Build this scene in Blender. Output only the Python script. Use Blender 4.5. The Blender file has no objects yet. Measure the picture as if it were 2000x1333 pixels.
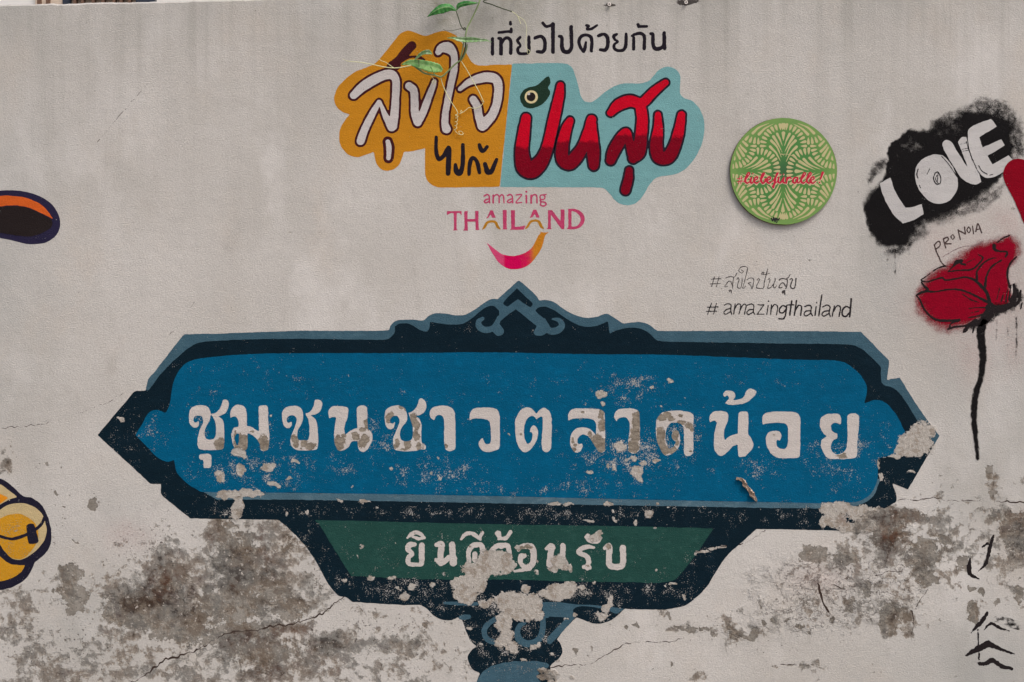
import bpy, math, random
import numpy as np
from mathutils import Vector

# ------------------------------------------------------------------ camera, light, exposure
scene = bpy.context.scene
S = 0.0015                      # metres of wall per unit of the layout sheet
CAMZ = 1.25
D = 3.0 * 35.0 / 36.0           # camera distance from the wall

cam_data = bpy.data.cameras.new('camera')
cam_data.lens = 35.0
cam_data.sensor_width = 36.0
cam_data.clip_start = 0.05
cam_data.clip_end = 500.0
cam = bpy.data.objects.new('camera', cam_data)
scene.collection.objects.link(cam)
cam.location = (0.0, -D, CAMZ)
cam.rotation_euler = (math.radians(90), 0, 0)
scene.camera = cam

SUN_EL, SUN_AZ = math.radians(57), math.radians(133)     # azimuth clockwise from +Y
world = bpy.data.worlds.new('World')
scene.world = world
world.use_nodes = True
wn = world.node_tree
bg = wn.nodes['Background']
sky = wn.nodes.new('ShaderNodeTexSky')
sky.sky_type = 'NISHITA'
sky.sun_disc = False
sky.sun_elevation = SUN_EL
sky.sun_rotation = SUN_AZ
sky.air_density = 1.0
sky.dust_density = 6.0
sky.ozone_density = 0.6
wn.links.new(sky.outputs[0], bg.inputs[0])
bg.inputs[1].default_value = 0.09

sun_data = bpy.data.lights.new('sun', 'SUN')
sun_data.energy = 1.5
sun_data.angle = math.radians(24)
sun_data.color = (1.0, 1.0, 0.985)
sun = bpy.data.objects.new('sun', sun_data)
scene.collection.objects.link(sun)
sdir = Vector((math.sin(SUN_AZ) * math.cos(SUN_EL), math.cos(SUN_AZ) * math.cos(SUN_EL), math.sin(SUN_EL)))
sun.rotation_euler = sdir.to_track_quat('Z', 'Y').to_euler()

scene.view_settings.view_transform = 'Standard'
scene.view_settings.look = 'None'
scene.view_settings.exposure = 0.58
scene.view_settings.gamma = 1.0

rng = np.random.RandomState(7)
random.seed(7)
COL = scene.collection

# ------------------------------------------------------------------ helpers: tagging
def tag(o, label=None, cat=None, group=None, kind=None):
    if label: o['label'] = label
    if cat: o['category'] = cat
    if group: o['group'] = group
    if kind: o['kind'] = kind
    return o

def P(px, py, d=0.0):
    """point of the layout sheet, standing d metres proud of the wall, as seen from the viewpoint"""
    k = (D - d) / D
    return Vector(((px - 1000) * S * k, -d, CAMZ + (666.5 - py) * S * k))

def thing(name, px, py, label, cat, group=None, d=0.0):
    o = bpy.data.objects.new(name, None)
    o.empty_display_size = 0.05
    COL.objects.link(o)
    o.location = P(px, py, d)
    return tag(o, label, cat, group)

def link_mesh(name, me, mat, parent=None, label=None):
    o = bpy.data.objects.new(name, me)
    COL.objects.link(o)
    if mat is not None:
        for m in (mat if isinstance(mat, (list, tuple)) else [mat]):
            me.materials.append(m)
    if parent is not None:
        o.parent = parent
        o.matrix_parent_inverse.identity()
        pl = Vector(parent.location)
        q = parent.parent
        while q is not None:
            pl += Vector(q.location); q = q.parent
        me.transform(__import__('mathutils').Matrix.Translation(-pl))
    if label: o['label'] = label
    return o

# ------------------------------------------------------------------ helpers: curves and distance fields
def catmull(pts, closed, seg=8):
    """pts: rows of numbers; returns smooth samples"""
    p = np.array(pts, float)
    n = len(p)
    if n < 3 and not closed:
        t = np.linspace(0, 1, seg + 1)[:, None]
        return p[0] * (1 - t) + p[-1] * t
    out = []
    rngn = n if closed else n - 1
    for i in range(rngn):
        p1, p2 = p[i], p[(i + 1) % n]
        p0 = p[(i - 1) % n] if (closed or i > 0) else 2 * p1 - p2
        p3 = p[(i + 2) % n] if (closed or i + 2 < n) else 2 * p2 - p1
        # limit the reach of long neighbours so tight turns do not overshoot
        L = np.linalg.norm((p2 - p1)[:2]) + 1e-6
        m1 = (p2 - p0) * 0.5; m2 = (p3 - p1) * 0.5
        a = np.linalg.norm(m1[:2]); b = np.linalg.norm(m2[:2])
        if a > L: m1 = m1 * (L / a)
        if b > L: m2 = m2 * (L / b)
        t = (np.arange(seg) / seg)[:, None]
        h00 = 2*t**3-3*t**2+1; h10 = t**3-2*t**2+t; h01 = -2*t**3+3*t**2; h11 = t**3-t**2
        out.append(h00*p1 + h10*m1 + h01*p2 + h11*m2)
    r = np.concatenate(out)
    if not closed:
        r = np.vstack([r, p[-1]])
    return r

def outline(pts):
    """closed outline; a third element marks a sharp corner"""
    corners = [i for i, q in enumerate(pts) if len(q) > 2]
    xy = [q[:2] for q in pts]
    if not corners:
        return catmull(xy, True, 6)
    k = corners[0]
    xy = xy[k:] + xy[:k]
    cs = [c - k for c in corners] + [len(xy)]
    xy.append(xy[0])
    out = []
    for a, b in zip(cs[:-1], cs[1:]):
        run = xy[a:b + 1]
        if len(run) == 2:
            out.append(np.array(run[:1], float))
        else:
            out.append(catmull(run, False, 6)[:-1])
    return np.concatenate(out)

def tf(ox, oy, s):
    """reads points of an enlarged detail at (ox, oy), scale s, into the layout sheet"""
    def poly(*pts):
        return [(ox + q[0]*s, oy + q[1]*s) + tuple(q[2:]) for q in pts]
    def stroke(*pts, r=None):
        return [(ox + q[0]*s, oy + q[1]*s, (q[2] if len(q) > 2 else r)*s) for q in pts]
    return poly, stroke

def seg_dist(X, Y, poly, closed=True):
    n = len(poly)
    d2 = np.full(X.shape, 1e18)
    for i in range(n if closed else n - 1):
        ax, ay = poly[i]; bx, by = poly[(i + 1) % n]
        vx, vy = bx - ax, by - ay
        L = vx*vx + vy*vy
        if L < 1e-12: continue
        t = np.clip(((X - ax)*vx + (Y - ay)*vy)/L, 0, 1)
        dx = X - ax - t*vx; dy = Y - ay - t*vy
        d2 = np.minimum(d2, dx*dx + dy*dy)
    return np.sqrt(d2)

def poly_sdf(X, Y, poly):
    d = seg_dist(X, Y, poly)
    inside = np.zeros(X.shape, bool)
    n = len(poly)
    for i in range(n):
        ax, ay = poly[i]; bx, by = poly[(i + 1) % n]
        if ay == by: continue
        c = (ay > Y) != (by > Y)
        inside ^= c & (X < (bx - ax)*(Y - ay)/(by - ay) + ax)
    return np.where(inside, -d, d)

def stroke_sdf(X, Y, pts):
    """pts: samples (x, y, r)"""
    f = np.full(X.shape, 1e9)
    if len(pts) == 1:
        return np.hypot(X - pts[0][0], Y - pts[0][1]) - pts[0][2]
    for i in range(len(pts) - 1):
        ax, ay, ar = pts[i]; bx, by, br = pts[i + 1]
        vx, vy = bx - ax, by - ay
        L = vx*vx + vy*vy
        if L < 1e-12: continue
        t = np.clip(((X - ax)*vx + (Y - ay)*vy)/L, 0, 1)
        f = np.minimum(f, np.hypot(X - ax - t*vx, Y - ay - t*vy) - (ar + t*(br - ar)))
    return f

_perm = rng.randint(0, 1 << 16, 4096)
def vnoise(X, Y, scale, seed=0):
    """smooth value noise in -1..1"""
    x = X/scale + 100.37*(seed + 1); y = Y/scale + 57.11*(seed + 1)
    xi = np.floor(x).astype(int); yi = np.floor(y).astype(int)
    fx = x - xi; fy = y - yi
    fx = fx*fx*(3 - 2*fx); fy = fy*fy*(3 - 2*fy)
    def h(a, b):
        return (_perm[(a*73 + b*179 + _perm[(b + 31*a) & 4095]) & 4095] & 1023)/511.5 - 1
    return (h(xi, yi)*(1-fx) + h(xi+1, yi)*fx)*(1-fy) + (h(xi, yi+1)*(1-fx) + h(xi+1, yi+1)*fx)*fy

class Shape:
    def __init__(self): self.polys = []; self.holes = []; self.strokes = []; self.grow = 0.0; self.clip = None
    def poly(self, pts): self.polys.append(outline(pts)); return self
    def hole(self, pts): self.holes.append(outline(pts)); return self
    def stroke(self, pts, seg=6): self.strokes.append(catmull(pts, False, seg) if len(pts) > 1 else np.array(pts, float)); return self
    def copy(self, grow=0.0):
        s = Shape(); s.polys = self.polys; s.holes = self.holes; s.strokes = self.strokes; s.grow = self.grow + grow; s.clip = self.clip
        return s
    def bbox(self):
        b = []
        for q in self.polys: b.append((q[:, 0].min(), q[:, 1].min(), q[:, 0].max(), q[:, 1].max()))
        for q in self.strokes: b.append(((q[:, 0]-q[:, 2]).min(), (q[:, 1]-q[:, 2]).min(), (q[:, 0]+q[:, 2]).max(), (q[:, 1]+q[:, 2]).max()))
        b = np.array(b); g = self.grow + 4
        return b[:, 0].min()-g, b[:, 1].min()-g, b[:, 2].max()+g, b[:, 3].max()+g
    def sdf(self, X, Y):
        f = np.full(X.shape, 1e9)
        for q in self.polys: f = np.minimum(f, poly_sdf(X, Y, q))
        for q in self.strokes: f = np.minimum(f, stroke_sdf(X, Y, q))
        for q in self.holes: f = np.maximum(f, -poly_sdf(X, Y, q))
        f = f - self.grow
        if self.clip is not None: f = np.maximum(f, self.clip(X, Y))
        return f

LAYER = 0.0002
CASES = {}
def sheet(name, shape, layer, mat, parent=None, step=2.0, jitter=0.5, jscale=9.0, label=None, attrs=None, fields=True, place=None, edge=0.0):
    """a coat of paint: the shape filled with a fine mesh lying on the wall"""
    x0, y0, x1, y1 = shape.bbox()
    x0 -= edge; y0 -= edge; x1 += edge; y1 += edge
    nx = int((x1 - x0)/step) + 2; ny = int((y1 - y0)/step) + 2
    gx = x0 + np.arange(nx)*step; gy = y0 + np.arange(ny)*step
    X, Y = np.meshgrid(gx, gy)
    V = shape.sdf(X, Y)
    if jitter:
        V = V + jitter*vnoise(X, Y, jscale, 3) + jitter*0.6*vnoise(X, Y, jscale*0.35, 5)
    V = V - edge
    V[0, :] = np.maximum(V[0, :], 0.01); V[-1, :] = np.maximum(V[-1, :], 0.01)
    V[:, 0] = np.maximum(V[:, 0], 0.01); V[:, -1] = np.maximum(V[:, -1], 0.01)
    V = np.where(np.abs(V) < 1e-3, 1e-3, V)
    ins = V < 0
    idx = -np.ones(V.shape, int)
    idx[ins] = np.arange(ins.sum())
    vx = list(X[ins]); vy = list(Y[ins])
    c = ins[:-1, :-1].astype(int) + ins[:-1, 1:] + ins[1:, 1:] + ins[1:, :-1]
    fj, fi = np.nonzero(c == 4)
    faces = np.stack([idx[fj, fi], idx[fj+1, fi], idx[fj+1, fi+1], idx[fj, fi+1]], 1).tolist()
    cache = {}
    def cross(j0, i0, j1, i1):
        key = (j0, i0, j1, i1) if (j0, i0) < (j1, i1) else (j1, i1, j0, i0)
        if key in cache: return cache[key]
        a, b = V[j0, i0], V[j1, i1]
        t = a/(a - b)
        vx.append(X[j0, i0] + t*(X[j1, i1] - X[j0, i0])); vy.append(Y[j0, i0] + t*(Y[j1, i1] - Y[j0, i0]))
        cache[key] = len(vx) - 1
        return cache[key]
    mj, mi = np.nonzero((c > 0) & (c < 4))
    for j, i in zip(mj.tolist(), mi.tolist()):
        ring = ((j, i), (j+1, i), (j+1, i+1), (j, i+1))
        f = []
        for k in range(4):
            a = ring[k]; b = ring[(k + 1) % 4]
            ia, ib = ins[a], ins[b]
            if ia: f.append(int(idx[a]))
            if ia != ib: f.append(cross(a[0], a[1], b[0], b[1]))
        if len(f) > 2: faces.append(f)
    vx = np.array(vx); vy = np.array(vy)
    if len(vx) == 0: raise RuntimeError('empty sheet ' + name)
    d = layer*LAYER
    co = np.zeros((len(vx), 3))
    if place is None:
        co[:, 0] = (vx - 1000)*S; co[:, 1] = -d; co[:, 2] = CAMZ + (666.5 - vy)*S
    else:
        co = place(vx, vy, d)
    me = bpy.data.meshes.new(name)
    me.from_pydata(co.tolist(), [], faces)
    def add(nm, vals):
        a = me.attributes.new(nm, 'FLOAT', 'POINT')
        a.data.foreach_set('value', np.ascontiguousarray(vals, dtype=np.float32))
    if fields:
        add('flake', f_flake(vx, vy)); add('wear', f_wear(vx, vy))
    for nm, fn in (attrs or {}).items():
        add(nm, fn(vx, vy) if callable(fn) else fn)
    me.update()
    return link_mesh(name, me, mat, parent, label)

def blob_field(blobs):
    B = np.array(blobs, float)
    def f(x, y):
        v = np.zeros(np.shape(x))
        for cx, cy, rx, ry, s in B:
            q = np.hypot((x - cx)/rx, (y - cy)/ry)
            v = np.maximum(v, s*np.clip(1 - 0.5*q, 0, 1))
        return v
    return f

def soft_field(blobs):
    B = np.array(blobs, float)
    def f(x, y):
        v = np.zeros(np.shape(x))
        for cx, cy, rx, ry, s in B:
            v = np.maximum(v, s*np.exp(-(((x - cx)/rx)**2 + ((y - cy)/ry)**2)))
        return v
    return f

# places where the paint has come off in pieces (centre, half-widths; value 0.5 at the edge)
FLAKES = [
 # right tip of the sign
 (1788,868,36,24,1.0),(1806,842,22,16,1.0),(1772,880,28,14,1.0),(1745,893,22,4,.95),(1779,922,7,4,.9),(1798,848,18,26,1.0),
 (1722,932,5,9,.95),(1716,905,3,14,.85),
 # lower right corner
 (1618,995,20,14,1.0),(1628,1015,26,16,1.0),(1650,992,22,13,.9),(1680,1003,26,16,1.0),(1672,1030,40,12,.95),(1700,1012,22,20,1.0),(1640,985,16,8,.9),
 (1720,1000,25,10,.9),(1608,1020,9,12,.9),
 # lower left edge of the panel
 (470,962,36,7,1.0),(455,967,34,8,1.0),(497,965,20,8,.95),(466,990,9,26,1.0),(462,1002,12,16,1.0),(430,932,9,12,1.0),(424,924,7,6,.9),
 (470,918,8,11,1.0),(523,914,12,9,1.0),(533,910,10,7,.9),(530,944,15,4,.85),(540,948,10,5,.9),(564,935,8,3,.8),(577,900,10,5,.85),
 (238,820,6,6,.95),(233,817,5,3,.9),(559,1003,4,6,.9),(602,1000,4,6,.8),
 (464,884,15,8,.95),(476,888,8,9,.9),(528,812,5,4,.85),
 # under the letters in the middle
 (1212,872,13,10,1.0),(1174,771,9,8,1.0),(1178,789,8,4,.9),(1245,922,13,11,1.0),(1250,936,8,7,.9),(1255,906,8,6,.9),(1238,897,8,5,.85),
 (1152,921,8,5,.85),(1272,759,6,5,.85),(1309,745,6,6,.9),(1306,741,5,4,.9),(1188,912,4,6,.85),(1200,914,4,8,.85),(1281,902,8,7,.85),(1291,792,3,3,.8),
 (1225,898,6,5,.8),(1482,875,3,5,.8),(858,935,6,6,.8),(842,923,5,5,.8),(878,921,4,5,.75),(765,917,5,5,.75),(856,896,4,5,.75),(825,872,5,4,.9),(1040,772,3,3,.8),(992,849,3,3,.75),
 (1366,855,4,3,.7),(1340,778,3,3,.7),(690,952,5,4,.7),
 # upper lip and lower band of the frame
 (1085,983,18,4,.9),(1110,984,12,5,.85),(1188,985,9,5,.9),(1268,1003,9,8,.95),(1197,1000,5,4,.8),(1200,1014,7,6,.85),(1240,1021,7,8,.9),(1150,1017,12,4,.9),
 (1279,1033,6,4,.8),(1285,985,6,4,.8),(1308,990,6,4,.8),(665,978,10,3,.8),(712,980,14,4,.8),(738,994,4,5,.8),(1090,1024,4,3,.7),
 # the welcome panel
 (955,1098,26,22,1.0),(978,1092,26,14,1.0),(990,1104,18,18,1.0),(918,1112,16,14,1.0),(930,1124,26,16,1.0),(905,1140,26,14,1.0),(910,1158,26,20,1.0),(912,1172,16,10,.95),(938,1140,14,16,1.0),
 (966,1116,14,10,.95),(1092,1098,16,13,1.0),(1102,1108,12,8,.95),(1080,1112,10,6,.9),(1115,1110,5,8,.85),(1164,1050,12,9,.95),(1172,1042,6,7,.9),(1157,1056,8,4,.85),
 (868,1120,5,4,.8),(1046,1120,5,5,.8),(1282,1115,4,4,.75),(1052,1095,4,5,.8),(705,1068,5,6,.75),(700,1086,3,5,.7),(772,1062,4,4,.7),(1010,1068,8,6,.8),
 # big loss on the stem of the sign
 (1000,1170,36,14,1.0),(1010,1186,40,20,.95),(1040,1178,18,20,.95),(1022,1204,32,12,.9),(983,1215,18,22,.95),(988,1240,16,18,.9),(978,1254,14,12,.9),(1050,1200,12,14,.95),
 (1095,1154,28,16,1.0),(1110,1150,18,14,1.0),(1085,1164,22,10,.95),(1062,1160,14,10,.9),(1025,1150,10,8,.9),(945,1182,12,8,.9),(955,1174,8,8,.85),(997,1262,12,14,.85),(1006,1268,10,12,.8),
 (1042,1264,9,9,.85),(1052,1262,7,9,.8),(916,1228,7,5,.8),(1192,1176,7,12,.95),(1184,1190,8,10,.95),(1176,1206,10,8,.95),(1165,1200,6,6,.8),(1124,1202,6,4,.9),(940,1258,5,4,.8),
 (724,1131,10,7,.9),(672,1133,7,5,.85),(776,1150,10,6,.75),(806,1145,10,8,.85),(790,1165,16,10,.8),(845,1143,8,6,.8),(765,1130,14,6,.7),(1022,1290,7,4,.85),(1079,1279,6,3,.9),(1090,1290,5,3,.8),
 (1105,1210,8,5,.6),(1338,1166,7,6,.8),(1160,1138,7,6,.8),(1136,1150,8,8,.8),(1120,1325,8,5,.8),(1060,1310,14,7,.85),(1078,1316,12,10,.95),(1066,1322,20,6,.9),(1078,1335,12,12,.9),
 # crack across the right bracket
 (1370,1078,14,3,.9),(1392,1072,16,4,.95),(1410,1068,12,3,.85),(1358,1082,5,3,.8),(1310,1141,14,2.5,.8),(1300,1146,8,3,.7),
 # paint of the cartoon
 (30,1038,8,7,.6),(8,1006,8,9,.6),(18,975,5,3,.7),
]
f_flake_raw = blob_field(FLAKES)
def f_flake(x, y):
    # pull the edges about so that they are ragged
    wx = x + 3.2*vnoise(x, y, 9, 11) + 1.6*vnoise(x, y, 3.6, 12); wy = y + 3.2*vnoise(x, y, 9, 13) + 1.6*vnoise(x, y, 3.6, 14)
    return f_flake_raw(wx, wy)
# places rubbed to fine specks
WEAR = [
 (500,920,150,45,.75),(640,910,120,40,.55),(860,925,130,40,.7),(1000,960,240,16,.55),(1230,890,130,60,.85),(1160,950,150,30,.6),(1230,760,90,40,.75),(1310,850,60,60,.75),(1360,850,20,60,.75),
 (1480,915,60,30,.75),(1620,900,70,50,.7),(1675,870,18,40,.85),(1700,860,60,60,.5),(395,815,40,50,.5),(400,770,40,20,.55),(370,720,30,14,.5),(300,840,40,60,.5),(760,860,40,60,.6),(735,850,24,50,.7),
 (540,850,60,60,.4),(450,1000,80,16,.8),(600,995,160,18,.65),(860,1000,260,18,.65),(1100,1005,200,22,.8),(1250,1000,120,20,.75),(1420,1010,160,24,.5),(1560,1005,60,30,.7),
 (250,850,60,100,.5),(345,945,60,60,.35),(1660,950,60,30,.55),(1750,940,50,40,.55),(1000,1270,110,60,.85),(900,1225,60,40,.85),(1000,1310,90,40,.7),(800,1150,160,34,.9),(700,1140,70,30,.75),
 (1150,1160,120,34,.85),(1300,1150,100,40,.6),(1370,1100,60,40,.6),(590,1050,50,60,.55),(640,1100,30,50,.6),(760,1080,180,60,.35),(1000,1080,260,70,.38),(1180,1200,60,30,.9),(1330,1170,40,18,.7),
 (950,1180,60,30,.9),(1050,1240,60,40,.85),(860,1190,60,24,.7),(1000,790,700,90,.22),(560,740,200,40,.3),(1480,740,200,60,.25),(30,1040,60,60,.5),(50,1090,50,40,.4),(50,430,80,60,.12),
 (1000,640,700,30,.12),(1290,150,100,30,.15),(1180,260,200,120,.14),
]
f_wear0 = soft_field(WEAR)
def f_wear(x, y): return f_wear0(x, y) + 0.03

# ------------------------------------------------------------------ materials
def lin(c):
    out = []
    for v in c:
        v /= 255.0
        out.append(v/12.92 if v <= 0.04045 else ((v + 0.055)/1.055)**2.4)
    return out
GAIN = 1.12
def obs(r, g, b):
    """base colour from a colour matched by eye against the plaster"""
    return tuple(min(0.9, v*GAIN) for v in lin((r, g, b))) + (1.0,)

class NB:
    def __init__(self, name):
        self.m = bpy.data.materials.new(name); self.m.use_nodes = True
        self.t = self.m.node_tree; self.t.nodes.clear()
        self.out = self.t.nodes.new('ShaderNodeOutputMaterial')
        self.pos = self.t.nodes.new('ShaderNodeNewGeometry').outputs['Position']
    def lk(self, a, b): self.t.links.new(a, b)
    def inp(self, sock, v):
        if isinstance(v, bpy.types.NodeSocket): self.lk(v, sock)
        elif v is not None: sock.default_value = v
    def noise(self, scale, detail=3, rough=0.6, vec=None, dist=0.0):
        n = self.t.nodes.new('ShaderNodeTexNoise')
        self.lk(vec if vec is not None else self.pos, n.inputs['Vector'])
        n.inputs['Scale'].default_value = scale; n.inputs['Detail'].default_value = detail
        n.inputs['Roughness'].default_value = rough; n.inputs['Distortion'].default_value = dist
        return n.outputs['Fac']
    def voronoi(self, scale, vec=None):
        n = self.t.nodes.new('ShaderNodeTexVoronoi')
        self.lk(vec if vec is not None else self.pos, n.inputs['Vector'])
        n.inputs['Scale'].default_value = scale
        return n.outputs['Distance']
    def stretch(self, s, off=(0, 0, 0)):
        n = self.t.nodes.new('ShaderNodeMapping')
        self.lk(self.pos, n.inputs['Vector'])
        n.inputs['Scale'].default_value = s; n.inputs['Location'].default_value = off
        return n.outputs[0]
    def math(self, op, a, b=None, c=None, clamp=False):
        n = self.t.nodes.new('ShaderNodeMath'); n.operation = op; n.use_clamp = clamp
        self.inp(n.inputs[0], a)
        if b is not None: self.inp(n.inputs[1], b)
        if c is not None: self.inp(n.inputs[2], c)
        return n.outputs[0]
    def step(self, v, lo, hi, a=0.0, b=1.0):
        n = self.t.nodes.new('ShaderNodeMapRange'); n.interpolation_type = 'SMOOTHSTEP'
        self.inp(n.inputs['Value'], v)
        n.inputs['From Min'].default_value = lo; n.inputs['From Max'].default_value = hi
        n.inputs['To Min'].default_value = a; n.inputs['To Max'].default_value = b
        return n.outputs['Result']
    def mix(self, fac, a, b, mode='MIX'):
        n = self.t.nodes.new('ShaderNodeMix'); n.data_type = 'RGBA'; n.blend_type = mode
        self.inp(n.inputs[0], fac); self.inp(n.inputs[6], a); self.inp(n.inputs[7], b)
        return n.outputs[2]
    def gray(self, v):
        n = self.t.nodes.new('ShaderNodeCombineColor')
        for i in range(3): self.inp(n.inputs[i], v)
        return n.outputs[0]
    def attr(self, name):
        n = self.t.nodes.new('ShaderNodeAttribute'); n.attribute_name = name
        return n.outputs['Fac']
    def bsdf(self, col, rough=0.8, spec=0.25, normal=None):
        n = self.t.nodes.new('ShaderNodeBsdfPrincipled')
        self.inp(n.inputs['Base Color'], col); self.inp(n.inputs['Roughness'], rough)
        n.inputs['Specular IOR Level'].default_value = spec
        if normal is not None: self.lk(normal, n.inputs['Normal'])
        return n
    def bump(self, h, dist=0.001, strength=1.0, prev=None):
        n = self.t.nodes.new('ShaderNodeBump')
        self.inp(n.inputs['Height'], h)
        n.inputs['Distance'].default_value = dist; n.inputs['Strength'].default_value = strength
        if prev is not None: self.lk(prev, n.inputs['Normal'])
        return n.outputs[0]
    def grain(self):
        """stucco skin shared by the bare wall and every coat of paint on it"""
        g1 = self.noise(240, 4, 0.66, self.stretch((0.85, 1, 1.15)))
        g2 = self.noise(38, 2, 0.5)
        g3 = self.noise(9, 2, 0.5)
        return self.math('ADD', self.math('MULTIPLY', g1, 0.0026), self.math('ADD', self.math('MULTIPLY', g2, 0.0010), self.math('MULTIPLY', g3, 0.004)))
    def finish(self, shader): self.lk(shader, self.out.inputs['Surface']); return self.m

PLASTER = obs(196, 191, 186)
PLASTER_B = obs(182, 177, 171)
CEMENT = obs(146, 137, 126)

def wall_material():
    b = NB('weathered_plaster')
    grime, peel, soot = b.attr('grime'), b.attr('peel'), b.attr('soot')
    rust, streak, rough_a, dots, moss, sprayr = b.attr('rust'), b.attr('streak'), b.attr('rough'), b.attr('dots'), b.attr('moss'), b.attr('blush')
    n1 = b.noise(2.2, 4, .55); n2 = b.noise(13, 8, .68); n3 = b.noise(42, 7, .62); n4 = b.noise(170, 4, .6); n5 = b.noise(460, 2, .5)
    col = b.mix(b.step(n1, .3, .7), PLASTER, PLASTER_B)
    col = b.mix(b.step(b.noise(5, 5, .6, b.stretch((1, 1, .7), (3, 1, 7))), .5, .75, 0, .35), col, obs(192, 178, 164))
    col = b.mix(b.step(n4, .35, .68, 0, .26), col, obs(140, 133, 127))
    col = b.mix(b.step(n5, .45, .75, 0, .18), col, obs(214, 207, 200))
    col = b.mix(b.step(b.noise(3.4, 6, .62, b.stretch((1.3, 1, .8), (21, 4, 9))), .52, .70, 0, .5), col, obs(206, 201, 197))
    col = b.mix(b.step(b.noise(8, 6, .7, b.stretch((1, 1, .5), (2, 14, 9))), .56, .72, 0, .34), col, obs(158, 152, 146))
    wz = b.math('MULTIPLY', b.attr('weather'), b.step(b.math('ADD', b.math('MULTIPLY', n1, .5), b.math('MULTIPLY', b.noise(6, 6, .65, b.stretch((1, 1, .55), (4, 4, 1))), .5)), .36, .62, .35, 1.0))
    col = b.mix(wz, col, obs(160, 160, 157))
    # rain streaks from the coping
    st = b.noise(26, 4, .6, b.stretch((1, 1, .035)))
    st2 = b.noise(7, 3, .6, b.stretch((1, 1, .09), (2, 2, 2)))
    sm = b.math('MULTIPLY', streak, b.math('ADD', b.step(st, .44, .72, 0, .26), b.step(st2, .35, .7, .10, .34)))
    col = b.mix(b.math('MINIMUM', sm, .62), col, obs(126, 122, 114))
    col = b.mix(b.math('MULTIPLY', moss, b.step(n3, .35, .65, .15, .85)), col, obs(118, 116, 92))
    # pin holes and dirt dots
    dn = b.noise(150, 2, .5, b.stretch((1, 1, 1), (5, 5, 5)))
    dm = b.step(b.math('ADD', dn, b.math('MULTIPLY', dots, .16)), .755, .79)
    col = b.mix(b.math('MULTIPLY', dm, .8), col, obs(82, 74, 68))
    # bare cement where the skim coat is gone
    pe = b.math('ADD', peel, b.math('ADD', b.math('MULTIPLY', b.math('SUBTRACT', n3, .5), .7), b.math('MULTIPLY', b.math('SUBTRACT', n4, .5), .3)))
    pm = b.step(pe, .49, .53)
    cem = b.mix(b.step(n2, .38, .62), obs(146, 140, 132), obs(116, 110, 102))
    cem = b.mix(b.step(n3, .45, .65, 0, .5), cem, obs(112, 103, 94))
    cem = b.mix(b.step(n4, .45, .72, 0, .4), cem, obs(92, 85, 79))
    col = b.mix(pm, col, cem)
    # rough lime under flaked paint
    fk = b.step(b.attr('flake'), .40, .55)
    nl = b.noise(110, 6, .72, b.stretch((1, 1, 1), (4, 4, 4)))
    lime = b.mix(b.step(nl, .40, .62), obs(162, 155, 147), obs(180, 173, 166))
    lime = b.mix(b.step(b.noise(30, 6, .7, b.stretch((1, 1, 1), (7, 1, 2))), .50, .58, 0, .8), lime, obs(142, 131, 119))
    lime = b.mix(b.step(nl, .58, .64, 0, .7), lime, obs(194, 188, 182))
    col = b.mix(fk, col, lime)
    # mould: grey film, then brown-black crust, with flecks of clean plaster left between
    n6 = b.noise(85, 7, .76, b.stretch((1, 1, 1), (3, 9, 5)))
    e = b.math('ADD', grime, b.math('ADD', b.math('MULTIPLY', b.math('SUBTRACT', n2, .5), 1.25), b.math('MULTIPLY', b.math('SUBTRACT', n3, .5), 1.7)))
    e = b.math('ADD', e, b.math('ADD', b.math('MULTIPLY', b.math('SUBTRACT', n6, .5), .45), b.math('MULTIPLY', b.math('SUBTRACT', n4, .5), .2)))
    m1 = b.math('MULTIPLY', b.step(e, .40, .46), .62)
    m2 = b.math('ADD', b.math('MULTIPLY', b.step(e, .50, .56), .46), b.math('MULTIPLY', b.step(e, .48, .95), .42))
    m3 = b.math('ADD', b.math('MULTIPLY', b.step(e, .84, .90), .5), b.math('MULTIPLY', b.step(e, .86, 1.15), .4))
    hue = b.step(b.noise(10, 5, .65, b.stretch((1, 1, 1), (9, 4, 2))), .4, .6)
    hue2 = b.step(b.noise(21, 5, .65, b.stretch((1, 1, 1), (1, 4, 7))), .52, .66, 0, .6)
    col = b.mix(m1, col, b.mix(hue, obs(142, 138, 131), obs(148, 136, 123)))
    col = b.mix(m2, col, b.mix(hue2, b.mix(hue, obs(100, 97, 93), obs(94, 82, 71)), obs(84, 74, 75)))
    col = b.mix(m3, col, b.mix(hue, obs(60, 54, 52), obs(64, 50, 42)))
    fl = b.step(b.noise(75, 5, .68, b.stretch((1, 1, 1), (2, 8, 1))), .60, .62)
    col = b.mix(b.math('MULTIPLY', b.math('MULTIPLY', fl, b.math('MAXIMUM', m1, b.math('MULTIPLY', pm, b.step(grime, .2, .5)))), .85), col, obs(182, 174, 166))
    bs = b.step(b.math('ADD', b.noise(95, 4, .62, b.stretch((1, 1, 1), (11, 3, 1))), b.math('ADD', b.math('MULTIPLY', grime, .10), b.math('MULTIPLY', dots, .055))), .70, .72)
    col = b.mix(b.math('MULTIPLY', bs, .75), col, obs(68, 59, 54))
    rm = b.math('MULTIPLY', rust, b.step(n3, .38, .6))
    col = b.mix(b.math('MULTIPLY', rm, .8), col, obs(92, 58, 40))
    so = b.step(b.math('ADD', soot, b.math('MULTIPLY', b.math('SUBTRACT', n4, .5), .9)), .42, .62)
    col = b.mix(b.math('MULTIPLY', so, .9), col, obs(42, 36, 34))
    bl = b.math('MULTIPLY', sprayr, b.step(n4, .3, .7, .35, 1.0))
    col = b.mix(bl, col, obs(168, 116, 112))
    # relief
    h = b.grain()
    h = b.math('SUBTRACT', h, b.math('MULTIPLY', pm, .0018))
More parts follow.
